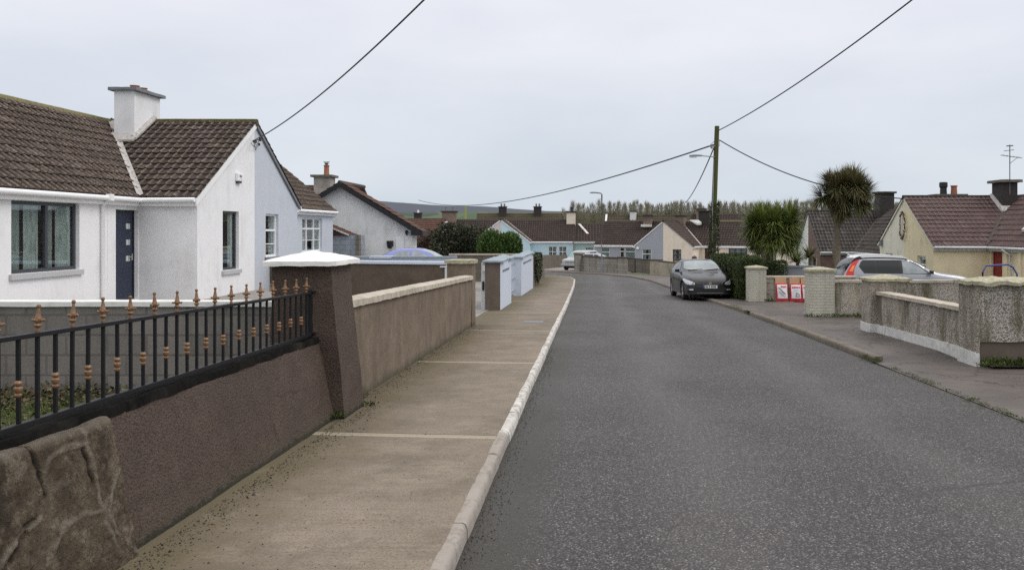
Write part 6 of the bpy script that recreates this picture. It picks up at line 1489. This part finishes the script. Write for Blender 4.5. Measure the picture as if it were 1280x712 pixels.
# ivy on the corner wall, on the pole
m = MB()
for i in range(2600):
    y = 40.0+3.6*random.random()**1.2+.5*noise.noise(V((i*.01,0,0))); f = random.random()**1.4; z = .68-1.45*f*(1-.35*abs(y-41.5)/2); p = V((-2.70-random.uniform(-.10,.05)-.3*(f<.03), y, z)) if random.random() > .25 else V((-2.75-.35*random.random(), y, .66-.02*(y-38)+random.uniform(0,.12)))
    leaf(m, p, (rv()+V((.6,0,-.4))).normalized(), V((1,0,0))+rv()*.6, .10, .09)
tag(m.build('ivy', F['ivy'], None, (-2.7,41.5,G(41)), merge=0, keep=True), 'dark ivy hanging over the weathered corner wall', 'ivy')
m = MB()
for i in range(2000):
    z = -1.05+4.4*random.random()**1.15; a = random.uniform(0,2*pi); rr = (.17+.10*noise.noise(V((a,z*1.3,0)))+.05*random.random())*(1.15-.14*max(0,z-1)); cx = 6.42+.055*(z+1)*.8
    p = V((cx+rr*cos(a), 45+rr*sin(a), z)); leaf(m, p, (rv()+V((cos(a),sin(a),-.3))).normalized(), V((cos(a),sin(a),.2))+rv()*.5, .10, .085)
tag(m.build('ivy', F['ivy'], None, (6.42,45,G(45)), merge=0, keep=True), 'ivy climbing the foot of the telegraph pole', 'ivy')
# cabbage palms
def sword(m, p, d, L, W_, droop, nseg=4):
    s = d.cross(V((0,0,1)));
    if s.length < .05: s = V((1,0,0))
    s.normalize(); k = len(m.v); q = V(p); dd = V(d)
    for i in range(nseg+1):
        f = i/nseg; w_ = W_*.5*(.6+.8*f if f < .4 else (1-f)/.6*.92)+.002; m.v += [tuple(q-s*w_), tuple(q+s*w_)]
        q = q+dd*L/nseg; dd = (dd+V((0,0,-droop*(.3+f)))).normalized()
    for i in range(nseg): a = k+2*i; m.f.append((a,a+1,a+3,a+2))
def palm(label, base, trunks, heads, n, L, fm, skirt, W_=.04, up=.15):
    r = thing('cabbage_palm', label, 'tree', base); m = MB()
    for path, r0, r1 in trunks: m.tube(path, r0, 12, r1=r1)
    m.rough(.02, 5); m.build('trunk', M['ptrunk'], r, base, smooth=True)
    cc = V(heads[0][0])*0
    for c, s_ in heads: cc = cc+V(c)/len(heads)
    m = MB()
    for c, s_ in heads:
        for i in range(n):
            d = rv()+ (V(c)-cc)*.9; d.z += up; d.normalize(); sword(m, V(c)+d*.06, d, L*s_*random.uniform(.7,1.12), W_, random.uniform(.08,.30) if d.z > 0 else .18)
    m.build('crown', fm, r, base, merge=0, keep=True)
    m = MB()
    for c, s_ in skirt:
        for i in range(60):
            d = rv(); d.z = -abs(d.z)*.5-.1; d.normalize(); sword(m, V(c)+d*.05, d, L*s_*random.uniform(.5,1.0), W_*.8, random.uniform(.25,.6))
    m.build('dead_leaves', F['dead'], r, base, merge=0, keep=True)
M['ptrunk'] = plain('palm_trunk', (.20,.165,.125), .95, var=.4, vs=14, bump=.8, bs=22, dirt=(.07,.06,.04))
random.seed(11)
def hs(c, rx, rz_, n):
    out = []
    for i in range(n):
        d = rv()*(i/n)**.45; out.append(((c[0]+d.x*rx, c[1]+d.y*rx, c[2]+d.z*rz_), random.uniform(.85,1.1)))
    return out
B1 = (6.9,33,G(33)); H1 = hs((7.05,33,1.84), 1.06, .62, 38)
palm('bushy round cabbage palm with bright green sword leaves, above the hedge end', B1,
    [([(6.9,33,-.85),(6.80,33,.4),(6.7,33,1.1),(6.6,33,1.6)],.13,.09),([(6.9,33,-.6),(7.0,33.1,.5),(7.12,33.1,1.2),(7.3,33,1.8)],.13,.09),([(6.8,33,.4),(6.9,32.8,1.2),(6.95,32.9,1.9)],.08,.06)],
    H1, 200, .74, F['cord'], [((h[0][0],h[0][1],h[0][2]-.1),.8) for h in H1 if h[0][0] < 6.9][:6]+[(H1[0][0],.7)])
B2 = (10.55,36,G(36)); H2 = hs((10.76,36,3.42), 1.06, .80, 38)
palm('tall cabbage palm with a thick pale trunk and shaggy dull crown, behind the silver car', B2,
    [([(10.50,36,-.95),(10.48,36,1.0),(10.50,36,2.2),(10.52,36,2.75)],.20,.15),([(10.55,36,2.0),(10.78,36,2.5),(10.95,36,3.0)],.13,.08),([(10.4,36,2.3),(10.25,36,2.8),(10.15,36,3.3)],.11,.07),([(10.5,36,2.4),(10.55,35.8,3.0),(10.6,35.8,3.6)],.10,.07)],
    H2, 190, .70, F['cordb'], [((h[0][0],h[0][1],h[0][2]-.15),1.0) for h in H2[:7]], up=.0)
for (lab, c, n, L, fm) in (('small dark spiky yucca beside the wall, right of the bushy cabbage palm', (8.25,33.9,.55), 150, .75, F['cord']), ('dry brownish drooping yucca left of the mauve brown bungalow', (9.0,34.8,.7), 130, .7, F['cordb'])):
    r = thing('yucca', lab, 'plant', (c[0],c[1],G(c[1]))); O = (c[0],c[1],G(c[1]))
    m = MB(); m.tube([(c[0],c[1],G(c[1])-.1),(c[0]+.05,c[1],c[2])], .07, 8); m.build('stem', M['ptrunk'], r, O)
    m = MB()
    for i in range(n):
        d = rv(); d.z = abs(d.z)*.9+.0; d.normalize(); sword(m, V(c), d, L*random.uniform(.6,1.1), .06, random.uniform(.15,.45))
    m.build('leaves', fm, r, O, merge=0, keep=True)
# bare poplar rows
random.seed(5)
def poplar_mesh(k):
    H = 14.5; m = MB(); r = thing('poplar', 'x', 'tree', (0,0,0)); m.tube([(0,0,0),(.1,0,5),(0,.1,10),(0,0,13.5)], .16, 5, r1=.04); m.build('trunk', F['poplar'], r)
    m = MB(); wid = random.uniform(.85,1.15)
    for i in range(620):
        z = 1.5+12.4*random.random(); a = random.uniform(0,2*pi); sp = random.uniform(.2,1.75)*wid*(1.0 if z < 11.5 else (14.6-z)/3.1*.6+.4); L = random.uniform(.8,1.9)*(1 if z < 11.5 else .7)
        p = V((sp*.55*cos(a), sp*.55*sin(a), z)); q = p+V((sp*.45*cos(a), sp*.45*sin(a), L)); s_ = V((sin(a+1),cos(a+1),0))*.055
        kk = len(m.v); m.v += [tuple(p-s_),tuple(p+s_),tuple(q+s_*.4),tuple(q-s_*.4)]; m.f.append((kk,kk+1,kk+2,kk+3))
    m.build('crown', F['poplar'], r, merge=0, keep=True); return r
pops = [poplar_mesh(i) for i in range(5)]; used = set(); PG = 'bare poplars in the rows behind the far roofs'
random.seed(8)
def place_pop(x, y, s_, lab):
    i = random.randrange(5)
    if i not in used: o = pops[i]; used.add(i)
    else: o = copy_tree(pops[i])
    o.location = (x, y, -3.9); o.scale = (s_*random.uniform(.9,1.15), s_*random.uniform(.9,1.1), s_*random.uniform(.96,1.03)); o.rotation_euler.z = random.uniform(0,6.28); o['group'] = PG; o['label'] = lab; o['category'] = 'tree'
px = 704
while px < 1135:
    s_ = .96 if px > 750 else .82+.1*random.random()
    place_pop((px-740)*250/1050, 250+random.uniform(-2,2), s_*random.uniform(.95,1.05), 'slim bare poplar, one of many alike in the front row behind the roofs'); px += random.uniform(6.5,12)
px = 716
while px < 1135:
    place_pop((px-740)*268/1050, 268+random.uniform(-3,3), random.uniform(.93,1.03), 'slim bare poplar, one of many alike in the back row behind the roofs'); px += random.uniform(5,8)
m = MB()
for i in range(16000):
    x = random.uniform(-10,100); y = random.uniform(272,285); z = -3.5+10.5*random.random(); p = V((x,y,z)); leaf(m, p, (rv()+V((0,0,1.2))).normalized(), rv(), 1.6, .3)
tag(m.build('undergrowth', F['poplar'], None, (40,278,-4), merge=0, keep=True), 'brown tangle of undergrowth behind the poplar rows', 'undergrowth', kind='stuff')
# lawn, litter, grit, weeds
m = MB()
for i in range(24000):
    x = -3.15-3.9*random.random(); y = 5.2+3.65*random.random()
    if noise.noise(V((x*1.2,y*1.2,4)))*.5 + (y-7.9)*.5+(x+4.4)*.25 > .45+random.random()*.3: continue
    z = .03; h = random.uniform(.03,.085); d = V((random.uniform(-.5,.5),random.uniform(-.5,.5),1)).normalized(); s_ = V((random.uniform(-1,1),random.uniform(-1,1),0)).normalized()*.004; p = V((x,y,z)); q = p+d*h; m.tri(p-s_,p+s_,q)
tag(m.build('grass', F['grass'], None, (-5,7,.03), merge=0, keep=True), 'green grass in the garden behind the railing', 'grass', kind='stuff')
m = MB()
for i in range(5200):
    x = -3.1-5.5*random.random(); y = 7.6+1.85*random.random()**.6
    p = V((x,y,.04+random.random()**2*.11)); leaf(m, p, (rv()+V((0,0,.3))).normalized(), (rv()+V((0,0,1.5))).normalized(), random.uniform(.03,.07), random.uniform(.02,.045))
tag(m.build('leaf_litter', F['litter'], None, (-5,9,.03), merge=0, keep=True), 'low creeping plants and dead leaves at the foot of the concrete block wall', 'ground cover', kind='stuff')
def blob(m, p, s_):
    k = len(m.v); vs = [V((1,0,0)),V((-1,0,0)),V((0,1,0)),V((0,-1,0)),V((0,0,.8)),V((0,0,-.4))]
    for v in vs: m.v.append(tuple(V(p)+(v*random.uniform(.6,1.1))*s_))
    for f in ((0,2,4),(2,1,4),(1,3,4),(3,0,4),(2,0,5),(1,2,5),(3,1,5),(0,3,5)): m.f.append(tuple(k+i for i in f))
m = MB()
for i in range(3800):
    y = 3.5+16*random.random()**1.7; x = -2.60+.02*(y<8)-.11*(y>9.4)+abs(random.gauss(0,.16))*(.4+random.random()); 
    if 8.6 < y < 9.5 and x < -2.52: x = -2.50+random.random()*.1
    blob(m, (x,y,G(y)+.112), random.uniform(.002,.006)+.008*random.random()**5)
for i in range(900):
    y = 3.5+14*random.random(); x = random.uniform(-2.6,-.95); blob(m, (x,y,G(y)+.112), random.uniform(.002,.006))
for i in range(1300):
    y = 4+12*random.random(); x = -.78+abs(random.gauss(0,.10)); blob(m, (x,y,G(y)+.004), random.uniform(.003,.008))
for i in range(420):
    y = 11+12*random.random(); x = 6.1-abs(random.gauss(0,.22)); blob(m, (x,y,G(y)+.078), random.uniform(.004,.010))
tag(m.build('grit', F['grit'], None, (-2,8,0), merge=0, keep=True), 'scattered grit and crumbs along the wall foot and kerb channels', 'grit', kind='stuff')
m = MB()
def tuft(x, y, z, r_, n, L=.06):
    for i in range(n):
        a = random.uniform(0,2*pi); rr = r_*random.random()**.6; p = V((x+rr*cos(a), y+rr*sin(a), z+random.random()**2*L)); leaf(m, p, (V((cos(a)*.6,sin(a)*.6,.7))+rv()*.5).normalized(), rv(), L*random.uniform(.4,1.2), L*random.uniform(.25,.6))
for k in range(9): tuft(6.25+.17*k, 13.16+random.uniform(-.08,.03), G(13.2)+.07, .13, 150, .07)
for k in range(5): tuft(6.0+.1*k, 12.95, G(13)+.07, .08, 50, .04)
for k in range(8): tuft(5.75+.2*k, 22.34, G(22.3)+.07, .09, 34, .07)
for k in range(14): tuft(6.5+.35*k, 22.42, G(22.4)+.07, .14, 26, .07)
for k in range(34): y = 13.7+random.random()*.6; tuft(4.62+random.uniform(-.05,.1), y, G(y)+.01+random.random()*.06, .05, 26, .02)
for k in range(120): y = 8.3+19*random.random(); tuft(4.66-.012*max(0,y-14)+random.uniform(-.06,.04), y, G(y)+.005, .05, 14, .015)
for k in range(150): y = 6.6+random.random()**2*6.5; tuft(4.68+random.uniform(-.05,.05), y, G(y)+.015, .06, 22, .02)
for k in range(40): y = 23+4.5*random.random(); tuft(4.45+random.uniform(-.1,.1), y, G(y)+.07, .10, 18, .025)
for k in range(22): y = 9.5+9*random.random(); tuft(-2.72, y, G(y)+.11, .04, 10, .025)
tuft(-2.62, 8.62, G(8.6)+.14, .07, 60, .05); tuft(-2.50, 9.45, G(9.4)+.11, .08, 60, .04)
for k in range(3): tuft(6.05+.1*k, 28.95, G(29)+.07, .08, 26, .09)
tag(m.build('weeds', F['weed'], None, (5,14,G(14)), merge=0, keep=True), 'moss and small weeds in the kerb line and at the wall feet', 'weeds', kind='stuff')
# names: every part gets the category only at top level
